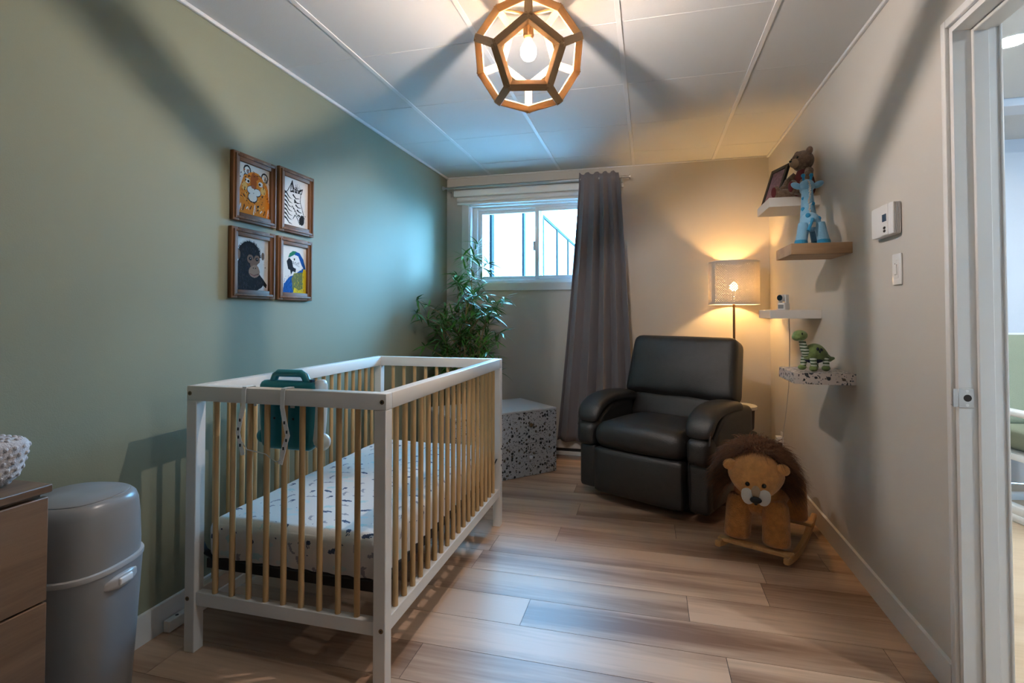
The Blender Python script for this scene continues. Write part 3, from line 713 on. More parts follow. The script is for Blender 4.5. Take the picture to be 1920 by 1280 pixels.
# ------------------------------------------------------------------ dresser + pad
DW0, DW1, DYE, DH = XL+.016, -1.258, .858, .80
dr = empty('dresser', ((DW0+DW1)/2, DYE-.6, 0), 0, 'light brown wood dresser at the left edge with a changing pad on top', 'dresser')
hw = (DW1-DW0)/2
b = BM(); box(b, (-hw+.002, -.595, .0), (hw-.020, .590, DH-.02), .002, 1); mk('body', b, 'dresser', dr)
b = BM(); box(b, (-hw, -.60, DH-.017), (hw, .60, DH), .002, 1); mk('top', b, 'dresser', dr)
for k in range(3):
    z1 = DH-.026-k*.2255; z0 = z1-.2215
    for y0, y1 in ((-.594, -.003), (.003, .594)):
        mk('drawer', box(BM(), (hw-.020, y0, z0), (hw-.003, y1, z1), .002, 1), 'dresser', dr)
pad = empty('changing_pad', (-1.497, .43, DH), 0, 'grey dimpled plush changing pad lying on the brown dresser', 'changing pad')
def paddef(p, h):
    u = p.x/h.x; v = p.y/h.y
    z = p.z
    if z > 0: z = z*(.45+.55*max(abs(u)**2.2, abs(v)**4))
    return (p.x*(1+.06*(z/h.z)), p.y*(1+.02*(z/h.z)), z)
b = BM(); rbox(b, (-.195, -.42, .0), (.195, .42, .112), .035, 16, paddef)
core = b
bmd = BM()
core.normal_update()
# dimples: small raised dots on sides and top
import mathutils
from mathutils.bvhtree import BVHTree
bv = BVHTree.FromBMesh(core)
_dv = [(math.cos(2*PI*k/8)*q, math.sin(2*PI*k/8)*q, h) for q, h in ((1, 0), (.75, .36), (.38, .54)) for k in range(8)]+[(0, 0, .58)]
def dot(c, n, r=.0052):
    Mx = Matrix.Translation(c)@align(n)@Matrix.Scale(r, 4); vs = [bmd.verts.new(Mx@Vector(p)) for p in _dv]
    for q in range(2):
        for k in range(8): bmd.faces.new((vs[q*8+k], vs[q*8+(k+1) % 8], vs[q*8+8+(k+1) % 8], vs[q*8+8+k]))
    for k in range(8): bmd.faces.new((vs[16+k], vs[16+(k+1) % 8], vs[24]))
for j in range(47):
    for i in range(7):      # side facing the room
        y = -.42+j*.018; z = .008+i*.0155
        h_ = bv.ray_cast(Vector((1, y+(i % 2)*.009, z)), Vector((-1, 0, 0)))
        if h_[0]: dot(h_[0], h_[1])
for j in range(22):
    for i in range(7):      # far end
        h_ = bv.ray_cast(Vector((-.19+j*.018+(i % 2)*.009, 1, .008+i*.0155)), Vector((0, -1, 0)))
        if h_[0]: dot(h_[0], h_[1])
for j in range(46):
    for i in range(21):
        h_ = bv.ray_cast(Vector((-.185+i*.018+(j % 2)*.009, -.41+j*.018, 1)), Vector((0, 0, -1)))
        if h_[0]: dot(h_[0], h_[1])
mk('pad_body', core, 'minky', pad)
o = mk('dimples', bmd, 'minky', pad); o['kind'] = 'stuff'

# ------------------------------------------------------------------ diaper pail
bn = empty('diaper_pail', (-1.512, 1.092, 0), math.radians(10), 'tall grey plastic diaper pail between dresser and crib', 'bin')
b = BM(); lathe(b, [(.100, 0), (.108, .006), (.112, .05), (.124, .25), (.133, .42), (.1365, .485), (.1365, .492)], 40, p=2.7); mk('body', b, 'grey_plastic', bn)
b = BM(); lathe(b, [(.1385, .488), (.1395, .494), (.1385, .500), (.134, .502)], 40, p=2.7); mk('rim', b, 'grey_light', bn)
b = BM(); lathe(b, [(.132, .495), (.1325, .53), (.130, .60), (.126, .645), (.120, .664), (.110, .674), (.108, .6745)], 40, p=2.7); mk('lid', b, 'grey_plastic', bn)
b = BM(); lathe(b, [(.1065, .672), (.1065, .6765), (.104, .678), (.02, .680)], 40, p=2.7); mk('lid_cover', b, 'grey_plastic', bn)
b = BM(); rbox(b, (.125, -.058, .435), (.146, .058, .475), .012, 8, deform=lambda p, h: (p.x-.035*(p.y/h.y)**2*.45, p.y, p.z*(1-.5*abs(p.y/h.y)**2)+.0*p.y)); lt = mk('latch', b, 'grey_light', bn)
b = BM(); rbox(b, (.139, -.022, .446), (.149, .022, .466), .006, 5); mk('button', b, 'white_plastic', lt)

# ------------------------------------------------------------------ pictures on the green wall
def tiger():
    c = Cv(96, 116, (.62, .58, .53), 1.2); O, D, B, Wt = (.62, .20, .02), (.36, .085, .012), (.02, .016, .014), (.66, .63, .58); r = random.Random(1)
    c.poly([(0, 0), (1, 0), (1, .30), (.95, .62), (.84, .80), (.62, .86), (.38, .86), (.18, .76), (.06, .5), (0, .3)], O)
    for x, y in ((.28, .88), (.84, .83)):
        c.ell(x, y, .115, .10, B); c.ell(x, y-.01, .085, .075, Wt); c.ell(x+.02, y-.03, .04, .05, (.25, .2, .18))
    c.ell(.53, .66, .30, .22, O); c.ell(.48, .66, .10, .20, D); c.ell(.52, .78, .12, .06, D)
    for s in (-1, 1): c.ell(.50+s*.21, .67, .075, .05, Wt); c.ell(.50+s*.18, .665, .035, .026, B); c.ell(.5+s*.30, .55, .09, .08, (.66, .38, .12))
    for k in range(95):
        a = r.uniform(0, 2*PI); R = r.uniform(.30, .58); x, y = .52+R*math.cos(a)*.95, .56+R*math.sin(a)*.72
        if y < .03 or (y > .9): continue
        L = r.uniform(.04, .11); t = a+PI/2+r.uniform(-.6, .6)
        c.line([(x, y), (x+L*math.cos(t)*.7, y+L*math.sin(t)*.6)], r.uniform(.012, .035), r.choice((B, B, B, D, (.70, .42, .12))), True)
    c.ell(.40, .50, .125, .085, B); c.ell(.60, .48, .125, .085, B); c.ell(.46, .36, .155, .105, B)
    c.ell(.40, .505, .11, .07, Wt); c.ell(.60, .485, .11, .07, Wt); c.ell(.46, .365, .135, .085, Wt); c.ell(.47, .575, .06, .035, (.30, .10, .05))
    for k in range(9): c.line([(.05+k*.11, .02+r.random()*.1), (.09+k*.11, .12+r.random()*.1), (.12+k*.11, .05+r.random()*.08)], .03, B if k % 2 else Wt, True)
    return c
def zebra():
    c = Cv(96, 116, (.64, .60, .56), 1.2); B, Wt = (.016, .014, .014), (.62, .60, .57); r = random.Random(2)
    head = [(.0, .12), (.0, .60), (.18, .72), (.28, .84), (.36, .96), (.42, .80), (.60, .78), (.78, .84), (.70, .70), (.68, .56), (.78, .38), (.86, .22), (.80, .10), (.66, .07), (.58, .18), (.48, .25), (.40, .16), (.38, .05), (.2, .08)]
    c.poly(head, Wt); c.line(head[1:12]+head[12:17], .022, B)
    for k in range(7): y = .12+k*.088; c.line([(0, y+.06), (.14, y+.02), (.24, y-.06), (.36, y-.08)], .062, B, True)
    for k in range(5): c.line([(.40+k*.055, .66-k*.10), (.50+k*.048, .60-k*.09), (.66+k*.03, .62-k*.098)], .050, B, True)
    for k in range(5): c.line([(.36+k*.05, .42-k*.045), (.48+k*.05, .36-k*.04)], .028, B, True)
    c.poly([(.28, .70), (.30, .84), (.36, .96), (.41, .82), (.40, .72)], B); c.poly([(.31, .74), (.345, .88), (.38, .76)], Wt)
    c.poly([(.58, .72), (.66, .82), (.79, .85), (.74, .72)], B); c.poly([(.64, .74), (.75, .81), (.72, .74)], Wt)
    for k in range(26): x = .40+r.random()*.2; c.line([(x, .72), (x+r.uniform(-.08, .12), .84+r.random()*.09)], .012, B, True)
    c.ell(.745, .15, .105, .095, B); c.ell(.77, .22, .07, .06, B); c.ell(.47, .52, .04, .02, B)
    for k in range(7): c.ell(r.uniform(.5, .95), r.uniform(.05, .5), .006, .006, B)
    c.ell(.90, .27, .012, .012, B)
    return c
def ape():
    c = Cv(96, 116, (.62, .585, .54), 1.2); B, B2 = (.022, .018, .018), (.05, .042, .04); r = random.Random(5)
    c.poly([(0, 0), (0, .45), (.10, .60), (.30, .62), (.55, .40), (.72, .32), (.88, .20), (.97, .12), (.95, .05), (.85, .10), (.78, .05), (.66, 0)], B)
    c.ell(.40, .68, .33, .25, B)
    for k in range(150):
        a = r.uniform(-.2, PI+.3); x, y = .40+.31*math.cos(a), .68+.23*math.sin(a); c.line([(x, y), (x+.07*math.cos(a+.3), y+.06*math.sin(a+.3))], .012, B, True)
    for k in range(260):
        x, y = r.random()*.8, r.random()*.85; c.line([(x, y), (x+r.uniform(-.03, .05), y-.05)], .009, B2 if r.random() < .6 else (.03, .03, .05), True) if c.a[min(115, int(y*116)), min(95, int(x*96))].sum() < .12 else None
    c.ell(.06, .66, .07, .095, (.20, .12, .08)); c.ell(.83, .68, .05, .075, (.16, .10, .07))
    T1, T2 = (.20, .115, .075), (.30, .185, .125)
    c.ell(.43, .60, .095, .085, T1); c.ell(.64, .60, .095, .085, T1); c.ell(.54, .50, .11, .10, T1)
    c.ell(.56, .36, .175, .115, T2); c.ell(.58, .42, .12, .07, T2)
    for x in (.43, .64): c.ell(x, .605, .05, .036, B); c.ell(x+.008, .61, .012, .01, (.4, .35, .3))
    c.line([(.42, .315), (.55, .285), (.70, .325)], .014, (.06, .03, .025)); c.line([(.45, .30), (.56, .27), (.68, .305)], .022, (.28, .12, .09))
    c.ell(.53, .43, .018, .012, B); c.ell(.60, .43, .018, .012, B)
    c.ell(.91, .46, .013, .013, B); c.ell(.87, .52, .006, .006, B)
    return c
def parrot():
    c = Cv(96, 116, (.63, .60, .55), 1.2); B = (.014, .016, .02); Bl, Ye, Ol, Gr = (.008, .07, .26), (.55, .42, .02), (.13, .15, .045), (.02, .15, .08); r = random.Random(8)
    c.poly([(.05, 0), (.10, .18), (.32, .34), (.48, .38), (.95, .58), (1, .5), (1, 0)], Bl)
    c.poly([(.44, .06), (.40, .30), (.50, .42), (.85, .46), (1, .40), (1, 0), (.6, 0)], Ol)
    c.poly([(.86, 0), (.84, .40), (.90, .56), (1, .50), (1, 0)], Ye); c.poly([(.46, .0), (.52, .12), (.70, .06), (.86, .10), (.9, 0)], Ye)
    for k in range(170):
        x, y = r.uniform(.46, .9), r.uniform(.06, .44); c.line([(x, y), (x+r.uniform(-.02, .03), y-.05)], .010, r.choice((Ye, (.08, .12, .06), Ol, (.04, .10, .12))), True)
    for k in range(60):
        x = r.uniform(.1, .45); y = r.uniform(.02, .3); c.line([(x, y), (x-.02, y-.06)], .011, r.choice(((.02, .12, .38), (.005, .04, .16))), True)
    c.poly([(.30, .74), (.36, .84), (.52, .90), (.72, .87), (.88, .74), (.98, .56), (.92, .52), (.80, .62), (.62, .80), (.40, .78)], Bl)
    c.poly([(.26, .74), (.32, .84), (.46, .90), (.60, .89), (.50, .82), (.38, .78)], Gr)
    c.poly([(.36, .76), (.50, .82), (.66, .80), (.82, .60), (.80, .50), (.62, .50), (.46, .58)], (.66, .65, .62))
    c.poly([(.20, .66), (.30, .74), (.42, .68), (.46, .55), (.58, .52), (.56, .44), (.44, .46), (.38, .38), (.34, .48), (.26, .50)], B)
    c.ell(.50, .72, .05, .04, (.60, .58, .50)); c.ell(.51, .72, .026, .022, B)
    for k in range(4): c.line([(.44, .67-k*.015), (.60, .655-k*.02), (.72, .66-k*.03)], .007, B)
    for k in range(14): c.ell(r.uniform(.03, .3), r.uniform(.05, .4), .007, .006, B)
    return c
def picture(name, y0, y1, z0, z1, art, label):
    e = empty(name, (XL, (y0+y1)/2, (z0+z1)/2), 0, label, 'picture', 'animal pictures on the green wall')
    w2, h2 = (y1-y0)/2, (z1-z0)/2; fw = .038; t = .020
    for s in (-1, 1):
        for (lo, hi, mt_) in (((0, s*w2 if s < 0 else w2-fw, -h2), (t, -w2+fw if s < 0 else w2, h2), 'frame_oak'), ((0, -w2+fw, -h2 if s < 0 else h2-fw), (t, w2-fw, -h2+fw if s < 0 else h2), 'frame_oak_h')):
            b = BM(); box(b, lo, hi, .003, 2)
            fr = mk('frame_side', b, mt_, e)
        # stepped outer moulding and inner lip
    b = BM()
    for (lo, hi) in (((t-.002, -w2+.010, -h2+.010), (t+.006, -w2+.020, h2-.010)), ((t-.002, w2-.020, -h2+.010), (t+.006, w2-.010, h2-.010)), ((t-.002, -w2+.020, -h2+.010), (t+.006, w2-.020, -h2+.020)), ((t-.002, -w2+.020, h2-.020), (t+.006, w2-.020, h2-.010))): box(b, lo, hi, .002, 2)
    mk('moulding', b, 'frame_oak', e)
    a, c2 = w2-fw, h2-fw
    grid_print('painting', art, lambda u, v: np.stack([np.full_like(u, .008), (u-.5)*2*a, (v-.5)*2*c2], -1), 'print', e, noise=.12)
picture('tiger_picture', 1.866, 2.138, 1.577, 1.880, tiger(), 'framed tiger painting, upper left of four animal pictures')
picture('zebra_picture', 2.158, 2.428, 1.574, 1.890, zebra(), 'framed zebra painting, upper right of four animal pictures')
picture('chimpanzee_picture', 1.860, 2.134, 1.238, 1.549, ape(), 'framed chimpanzee painting, lower left of four animal pictures')
picture('macaw_picture', 2.152, 2.418, 1.237, 1.549, parrot(), 'framed blue and yellow macaw painting, lower right of four animal pictures')

# ------------------------------------------------------------------ chest in the corner
fd = Vector((.692, .722, 0)); dd = Vector((-.722, .692, 0))
A0 = Vector((-1.249, 3.27, 0)); cw_, cd_, ch_ = .834, .50, .473
ctr = A0+fd*cw_/2+dd*cd_/2
rzc = math.atan2(fd.y, fd.x)
ch = empty('terrazzo_chest', ctr, rzc, 'black-flecked terrazzo drawer chest set diagonally in the corner below the window', 'chest')
hw, hd = cw_/2, cd_/2
mk('carcass', box(BM(), (-hw+.001, -hd+.019, 0), (hw-.018, hd, ch_-.013), .001, 1), 'chest_side', ch)
mk('side_panel', box(BM(), (hw-.018, -hd+.019, 0), (hw, hd, ch_-.012), .001, 1), 'terrazzo', ch)
mk('top', box(BM(), (-hw, -hd, ch_-.012), (hw, hd, ch_), .0015, 1), 'chest_top', ch)
for k, (z0, z1, km) in enumerate(((.237, ch_-.014, 'brass'), (.004, .235, 'chest_top'))):
    d_ = mk('drawer_front', box(BM(), (-hw, -hd, z0), (hw, -hd+.018, z1), .001, 1), 'terrazzo', ch)
    b = BM(); zk = (z0+z1)/2+.02
    cyl(b, (.18, -hd, zk), (.18, -hd-.012, zk), .006, seg=12); sph(b, (.18, -hd-.019, zk), (.0155, .011, .0155), 16, 10)
    mk('knob', b, km, d_)

# ------------------------------------------------------------------ bamboo plant behind the chest
PX, PY = -1.46, 4.06
plant = empty('bamboo_plant', (PX, PY, 0), 0, 'tall leafy green artificial bamboo in the corner behind the chest', 'plant')
b = BM(); lathe(b, [(.085, 0), (.095, .01), (.115, .22), (.12, .24), (.11, .24), (.10, .20), (.01, .20)], 28); mk('pot', b, 'pot', plant)
r = random.Random(11)
canes = [(-.03, .0, 1.40, -.04, .02), (.035, .01, 1.62, .03, -.02), (.0, -.04, 1.25, .06, -.10), (-.05, -.02, 1.08, -.12, -.08), (.05, -.03, 1.15, .18, -.12)]
leafpts = []
for cx, cy, hh, lx, ly in canes:
    pts = [(cx+lx*(t/8)**1.6, cy+ly*(t/8)**1.6, .19+(hh-.19)*t/8) for t in range(9)]
    b = BM(); tube(b, pts, [.0085-.005*t/8 for t in range(9)], 8)
    for t in range(1, 8): sph(b, pts[t], (.0105-.005*t/8, .0105-.005*t/8, .004), 8, 6)
    mk('cane', b, 'cane', plant)
    leafpts.append((pts, hh))
b = BM(); clusters = []
def lim(p):
    p = Vector(p); p.x = max(p.x, XL+.05-PX); p.y = min(p.y, YB-.05-PY); return p
for pts, hh in leafpts:
    z = .52
    while z < hh:
        f = (z-.19)/(hh-.19)*8; i = min(7, int(f)); p = Vector(pts[i]).lerp(Vector(pts[i+1]), f-i)
        a = r.uniform(0, 2*PI); ln = r.uniform(.10, .26)*(1.1-.5*(z/1.75)); rise = r.uniform(.05, .16)
        q = lim(p+Vector((math.cos(a)*ln, math.sin(a)*ln, rise))); mid = p.lerp(q, .55)+Vector((0, 0, .015))
        tube(b, [p, mid, q], [.0028, .002, .0012], 5); clusters.append((q, (q-p).normalized(), 8)); clusters.append((mid, (q-p).normalized(), 5))
        z += r.uniform(.028, .048)
    clusters.append((Vector(pts[-1]), Vector((0, 0, 1)), 9))
for (px, py, pz) in ((.40, -.28, 1.28), (.33, -.34, 1.22), (-.22, -.45, 1.27), (-.20, -.50, 1.17), (.36, -.22, 1.02), (.30, -.36, .88), (-.20, -.35, .92)):
    q = lim((px, py, pz)); p = Vector((.03 if px > 0 else -.03, -.04, pz-.28)); mid = p.lerp(q, .5)+Vector((0, 0, .05))
    tube(b, [p, mid, q], [.004, .003, .0015], 6); clusters += [(q, (q-mid).normalized(), 10), (mid, (q-p).normalized(), 7), (mid.lerp(q, .5), (q-p).normalized(), 6)]
mk('twigs', b, 'cane', plant)
def leafmesh(L, W, droop):
    t = BM(); rows = []
    for k, (s, w_) in enumerate(((0, .12), (.2, .8), (.45, 1), (.75, .6), (1, .03))):
        y = L*s; zz = -droop*L*s*s
        rows.append([t.verts.new((-W/2*w_, y, zz+.10*W*w_)), t.verts.new((0, y, zz)), t.verts.new((W/2*w_, y, zz+.10*W*w_))])
    for A_, B_ in zip(rows, rows[1:]):
        for k in range(2): t.faces.new((A_[k], A_[k+1], B_[k+1], B_[k]))
    return t
variants = []
for L_, W_, d_ in ((.125, .017, .25), (.10, .015, .35), (.145, .018, .40), (.085, .014, .15)):
    t = leafmesh(L_, W_, d_); me = bpy.data.meshes.new('leaf'); t.to_mesh(me); t.free(); me.shade_smooth(); me.materials.append(MT['leaf']); variants.append(me)
allv = []
for q, d, n in clusters:
    for k in range(n):
        a = r.uniform(0, 2*PI); el = r.uniform(-.75, .75)
        dr_ = (d*.55+Vector((math.cos(a)*math.cos(el), math.sin(a)*math.cos(el), math.sin(el)+.05))).normalized()
        tip = q+dr_*.13
        if tip.x+PX < XL+.03 or tip.y+PY > YB-.03: dr_ = Vector((abs(dr_.x), -abs(dr_.y), dr_.z)).normalized()
        tip = q+dr_*.15
        if min(tip.x, q.x)+PX < XL+.035 or max(tip.y, q.y)+PY > YB-.035: continue
        allv.append((q, dr_, r.choice(variants), r.uniform(-.5, .5)))
# the nearest leaves in sight become leaves of their own, the rest one mass
allv.sort(key=lambda s: (s[0].z < .62, s[0].y-abs(s[0].x)*.4))
rest = BM()
for n_, (q, d, me, roll) in enumerate(allv):
    Mx = Matrix.Translation(q)@d.to_track_quat('Y', 'Z').to_matrix().to_4x4()@Matrix.Rotation(roll, 4, 'Y')
    if n_ < 290:
        o = bpy.data.objects.new('leaf', me); COL.objects.link(o); o.parent = plant; o.matrix_local = Mx
    else:
        k0_ = len(rest.verts); rest.from_mesh(me)
        rest.verts.ensure_lookup_table()
        for v in rest.verts[k0_:]: v.co = Mx@v.co
o = mk('foliage', rest, 'leaf', plant); o['kind'] = 'stuff'

# ------------------------------------------------------------------ blind, rod, curtain
bl = empty('roller_blind', (-1.0, YB, 2.128), 0, 'rolled-up white roller blind at the top of the window', 'blind')
b = BM(); rbox(b, (-.665, -.066, .066), (.62, -.017, .128), .012, 4); mk('cassette', b, 'white', bl)
b = BM(); cyl(b, (-.63, -.042, .042), (.60, -.042, .042), .024, seg=20); mk('fabric_roll', b, 'blind', bl)
b = BM(); rbox(b, (-.635, -.056, -.002), (.605, -.026, .018), .006, 3); mk('bottom_bar', b, 'white', bl)
RODY, RODZ = YB-.128, 2.262
rod = empty('curtain_rod', (0, RODY, RODZ), 0, 'brushed metal curtain rod mounted above the window', 'curtain rod')
b = BM(); cyl(b, (XL+.030, 0, 0), (-.20, 0, 0), .0095, seg=14); mk('pole', b, 'steel', rod)
b = BM(); cyl(b, (-.90, 0, 0), (-.19, 0, 0), .0115, seg=14); mk('outer_pole', b, 'steel', rod)
for x, s in ((XL+.030, -1), (-.19, 1)):
    b = BM(); cyl(b, (x, 0, 0), (x+s*.020, 0, 0), .014, .009, 14)
    if s > 0: cyl(b, (x+.012, 0, 0), (x+.046, 0, 0), .008, .010, 14); cyl(b, (x+.044, 0, 0), (x+.052, 0, 0), .021, .021, 18)
    else: cyl(b, (x-.020, 0, 0), (x-.012, 0, 0), .018, .018, 18)
    mk('finial', b, 'steel', rod)
for x in (-1.695, -.205):
    b = BM(); tube(b, [(x, 0, -.012), (x, .03, -.014), (x, .108, -.014), (x, .123, -.014)], .006, 8); box(b, (x-.011, .111, -.055), (x+.011, .1275, .02), .002, 1); tube(b, [(x, -.013, .0), (x, 0, -.014), (x, .013, 0)], .004, 6); mk('bracket', b, 'steel', rod)
# curtain: gathered sheet, wider towards the hem
nu, nv = 150, 44
Uc = np.linspace(0, 1, nu+1); Zc = np.linspace(0, 1, nv+1)
b = BM(); grid = []
for j, t in enumerate(Zc):                      # t 0 top .. 1 bottom
    z = 2.305-t*(2.305-.135)
    xl = -.545-.190*t**1.15; xr = -.232+.112*t**.75
    row = []
    for i, u in enumerate(Uc):
        ph = u*4.6*2*PI+.5*math.sin(u*7+1)+.5*t*math.sin(u*5)
        amp = (.016+.042*min(1, t*2.2))*(.85+.3*math.sin(u*11+2))
        fold_ = math.sin(ph)
        x = xl+(xr-xl)*(u+.010*math.sin(2*ph))
        y = RODY+amp*fold_*(1 if fold_ > 0 else .75)
        dzr = abs(z-RODZ)
        if dzr < .05: y = RODY-.015+(y-RODY)*.55+(-.004)
        row.append(b.verts.new((x, y-.012*t, z+(.010*math.sin(ph*1.0+1) if j == 0 else 0))))
    grid.append(row)
for j in range(nv):
    for i in range(nu): b.faces.new((grid[j][i], grid[j+1][i], grid[j+1][i+1], grid[j][i+1]))
cu = mk('curtain', b, 'curtain', ang=80); tag(cu, 'long grey gathered curtain hanging at the right of the window', 'curtain')
md = cu.modifiers.new('thickness', 'SOLIDIFY'); md.thickness = .003

# ------------------------------------------------------------------ recliner
ra = math.radians(-27)
rc = empty('recliner', (.117, 3.611, 0), ra, 'dark charcoal leather recliner armchair in the corner', 'armchair')
b = BM(); box(b, (-.30, -.30, .012), (.30, .32, .07), .01, 2); cyl(b, (0, 0, 0), (0, 0, .012), .27, seg=28); mk('base', b, 'black', rc)
def puff(ax, amt):
    def f(p, h):
        u, v, w_ = p.x/h.x, p.y/h.y, p.z/h.z
        q = [p.x, p.y, p.z]; oth = [k for k in range(3) if k != ax]; nn = (u, v, w_)
        q[ax] += math.copysign(amt, nn[ax])*(1-nn[oth[0]]**2)*(1-nn[oth[1]]**2) if abs(nn[ax]) > .3 else 0
        return q
    return f
b = BM(); rbox(b, (-.290, -.455, .055), (.290, -.36, .335), .028, 10, puff(1, .012)); mk('footrest', b, 'leather', rc)
b = BM(); rbox(b, (-.30, -.36, .07), (.30, .30, .33), .02, 4); mk('body', b, 'leather', rc)
b = BM()
def seatd(p, h):
    u, v, w_ = p.x/h.x, p.y/h.y, p.z/h.z
    z = p.z+.022*(1-u*u)*(1-max(0, v)**2)*(w_ > 0)-.012*max(0, v)*(w_ > 0); y = p.y-.02*(1-u*u)*(v < -.5)
    return (p.x, y, z)
rbox(b, (-.300, -.455, .325), (.300, .20, .485), .078, 16, seatd); mk('seat_cushion', b, 'leather', rc)
Mb = Matrix.Translation((0, .14, .46))@Matrix.Rotation(math.radians(-17), 4, 'X')
def backd(p, h):
    u, v, w_ = p.x/h.x, p.y/h.y, p.z/h.z
    y = p.y-.030*(1-u*u)*(1-w_*w_)*(v < 0); x = p.x*(1-.03*w_)
    z = p.z+.006*math.sin(u*7)*(w_ < -.6)
    return (x, y, z)
b = BM(); rbox(b, (-.380, -.085, .135), (.380, .105, .565), .055, 14, backd, Mb); mk('back_cushion', b, 'leather', rc)
b = BM(); rbox(b, (-.335, -.055, -.03), (.335, .09, .165), .05, 12, lambda p, h: (p.x, p.y-.012*(1-(p.x/h.x)**2)*(p.y < 0), p.z), Mb); mk('lumbar_cushion', b, 'leather', rc)
b = BM(); rbox(b, (-.35, .06, -.20), (.35, .15, .50), .03, 6, None, Mb); mk('back_shell', b, 'leather', rc)
for s in (-1, 1):
    x0, x1 = sorted((s*.295, s*.435)); xm = s*.365
    b = BM(); rbox(b, (min(s*.305, s*.425), -.405, .055), (max(s*.305, s*.425), -.28, .335), .025, 6); mk('arm_front_panel', b, 'leather', rc)
    b = BM(); rbox(b, (min(s*.298, s*.437), -.432, .320), (max(s*.298, s*.437), -.25, .475), .045, 8, puff(1, .010)); mk('arm_front_pad', b, 'leather', rc)
    # side panel with a rounded top
    def sided(p, h):
        u, v, w_ = p.x/h.x, p.y/h.y, p.z/h.z
        if w_ > 0: return (p.x, p.y, p.z-(.16*max(0, -v)**2.2+.035*max(0, v)**2)*w_)
        return (p.x, p.y, p.z)
    b = BM(); rbox(b, (min(s*.315, s*.440), -.36, .06), (max(s*.315, s*.440), .33, .605), .045, 10, sided); mk('arm_side', b, 'leather', rc)
    # rolled arm pad
    path = [(xm, -.395, .462), (xm, -.385, .515), (xm, -.345, .565), (xm, -.27, .598), (xm, -.16, .610), (xm, -.02, .606), (xm, .10, .592), (xm, .19, .565)]
    loops = []
    P_ = [Vector(p) for p in path]
    for i, p in enumerate(P_):
        tdir = (P_[min(i+1, len(P_)-1)]-P_[max(i-1, 0)]).normalized(); e_ = 1 if 0 < i < len(P_)-1 else .78
        loops.append((p, .082*e_, (.040 if i else .034)*e_, tdir))
    b = BM(); rings = []
    for (c, rx, ry, td) in loops:
        up = td.cross(Vector((1, 0, 0))).normalized(); up = -up if up.z < 0 and abs(up.z) > .2 else up
        if up.dot(Vector((0, -1, .6))) < 0: up = -up
        rings.append([b.verts.new(c+Vector((1, 0, 0))*rx*math.copysign(abs(math.cos(a))**.7, math.cos(a))+up*ry*math.copysign(abs(math.sin(a))**.8, math.sin(a))) for a in [2*PI*k/24 for k in range(24)]])
    for A_, B_ in zip(rings, rings[1:]):
        for k in range(24): b.faces.new((A_[k], A_[(k+1) % 24], B_[(k+1) % 24], B_[k]))
    b.faces.new(rings[0][::-1]); b.faces.new(rings[-1]); bmesh.ops.recalc_face_normals(b, faces=b.faces[:])
    o = mk('arm_pad', b, 'leather', rc, ang=75); sd = o.modifiers.new('soft', 'SUBSURF'); sd.levels = 1; sd.render_levels = 2
    # piping along the arm
    b = BM(); tube(b, [(p.x+s*.066, p.y-.012 if i < 3 else p.y, p.z-.018) for i, p in enumerate(P_)], .006, 8); mk('piping', b, 'leather', rc)
# little side table behind the recliner
stb = empty('side_table', (.625, 4.00, 0), 0, 'small dark side table with a pale top behind the recliner', 'table')
b = BM(); lathe(b, [(.10, .500), (.106, .505), (.106, .522), (.10, .526)], 28); mk('top', b, 'white', stb)
b = BM(); lathe(b, [(.080, .36), (.085, .37), (.090, .50)], 20); mk('drum', b, 'wicker', stb)
b = BM(); lathe(b, [(.06, .255), (.105, .27), (.118, .30), (.105, .335), (.06, .35)], 24); mk('lower_bowl', b, 'taupe', stb)
for k in range(3): mk('leg', tube(BM(), [(.05*math.cos(k*2.1), .05*math.sin(k*2.1), .27), (.075*math.cos(k*2.1), .075*math.sin(k*2.1), 0)], .009, 8), 'wicker', stb)
mk('collar', cyl(BM(), (0, 0, .33), (0, 0, .38), .03, seg=12), 'wicker', stb)

# ------------------------------------------------------------------ floor lamp
FX, FY = .612, 4.185
fl_ = empty('floor_lamp', (FX, FY, 0), 0, 'floor lamp with perforated drum shade glowing behind the recliner', 'lamp')
b = BM(); lathe(b, [(.11, 0), (.115, .006), (.112, .016), (.02, .024), (.012, .04)], 32); mk('base', b, 'steel', fl_)
b = BM(); cyl(b, (0, 0, .02), (0, 0, 1.31), .0085, seg=14); mk('pole', b, 'brass', fl_)
b = BM(); cyl(b, (0, 0, 1.27), (0, 0, 1.335), .018, seg=16); mk('socket', b, 'white_plastic', fl_)
b = BM(); sph(b, (0, 0, 1.368), (.028, .028, .036), 18, 12); mk('bulb', b, 'bulb2', fl_)
SR, SZ0, SZ1 = .176, 1.238, 1.552
b = BM(); uvl = b.loops.layers.uv.new('UVMap'); n = 72; R0 = []; R1 = []
a0 = math.radians(203)
for k in range(n+1):
    a = a0+2*PI*k/n
    R0.append(b.verts.new((SR*math.cos(a), SR*math.sin(a), SZ0))); R1.append(b.verts.new((SR*math.cos(a), SR*math.sin(a), SZ1)))
for k in range(n):
    f = b.faces.new((R0[k], R0[k+1], R1[k+1], R1[k])); us = ((k/n, 0), ((k+1)/n, 0), ((k+1)/n, 1), (k/n, 1))
    for lp, uv in zip(f.loops, us): lp[uvl].uv = uv
mk('shade', b, 'shade', fl_, ang=60)
b = BM()
for z in (SZ0, SZ1): tube(b, [(SR*math.cos(2*PI*k/48), SR*math.sin(2*PI*k/48), z) for k in range(48)], .0028, 6, closed=True)
for k in range(3): a = k*2*PI/3+.4; tube(b, [(0, 0, 1.31), (SR*math.cos(a), SR*math.sin(a), SZ0+.002)], .002, 5)
mk('shade_ring', b, 'white_plastic', fl_)

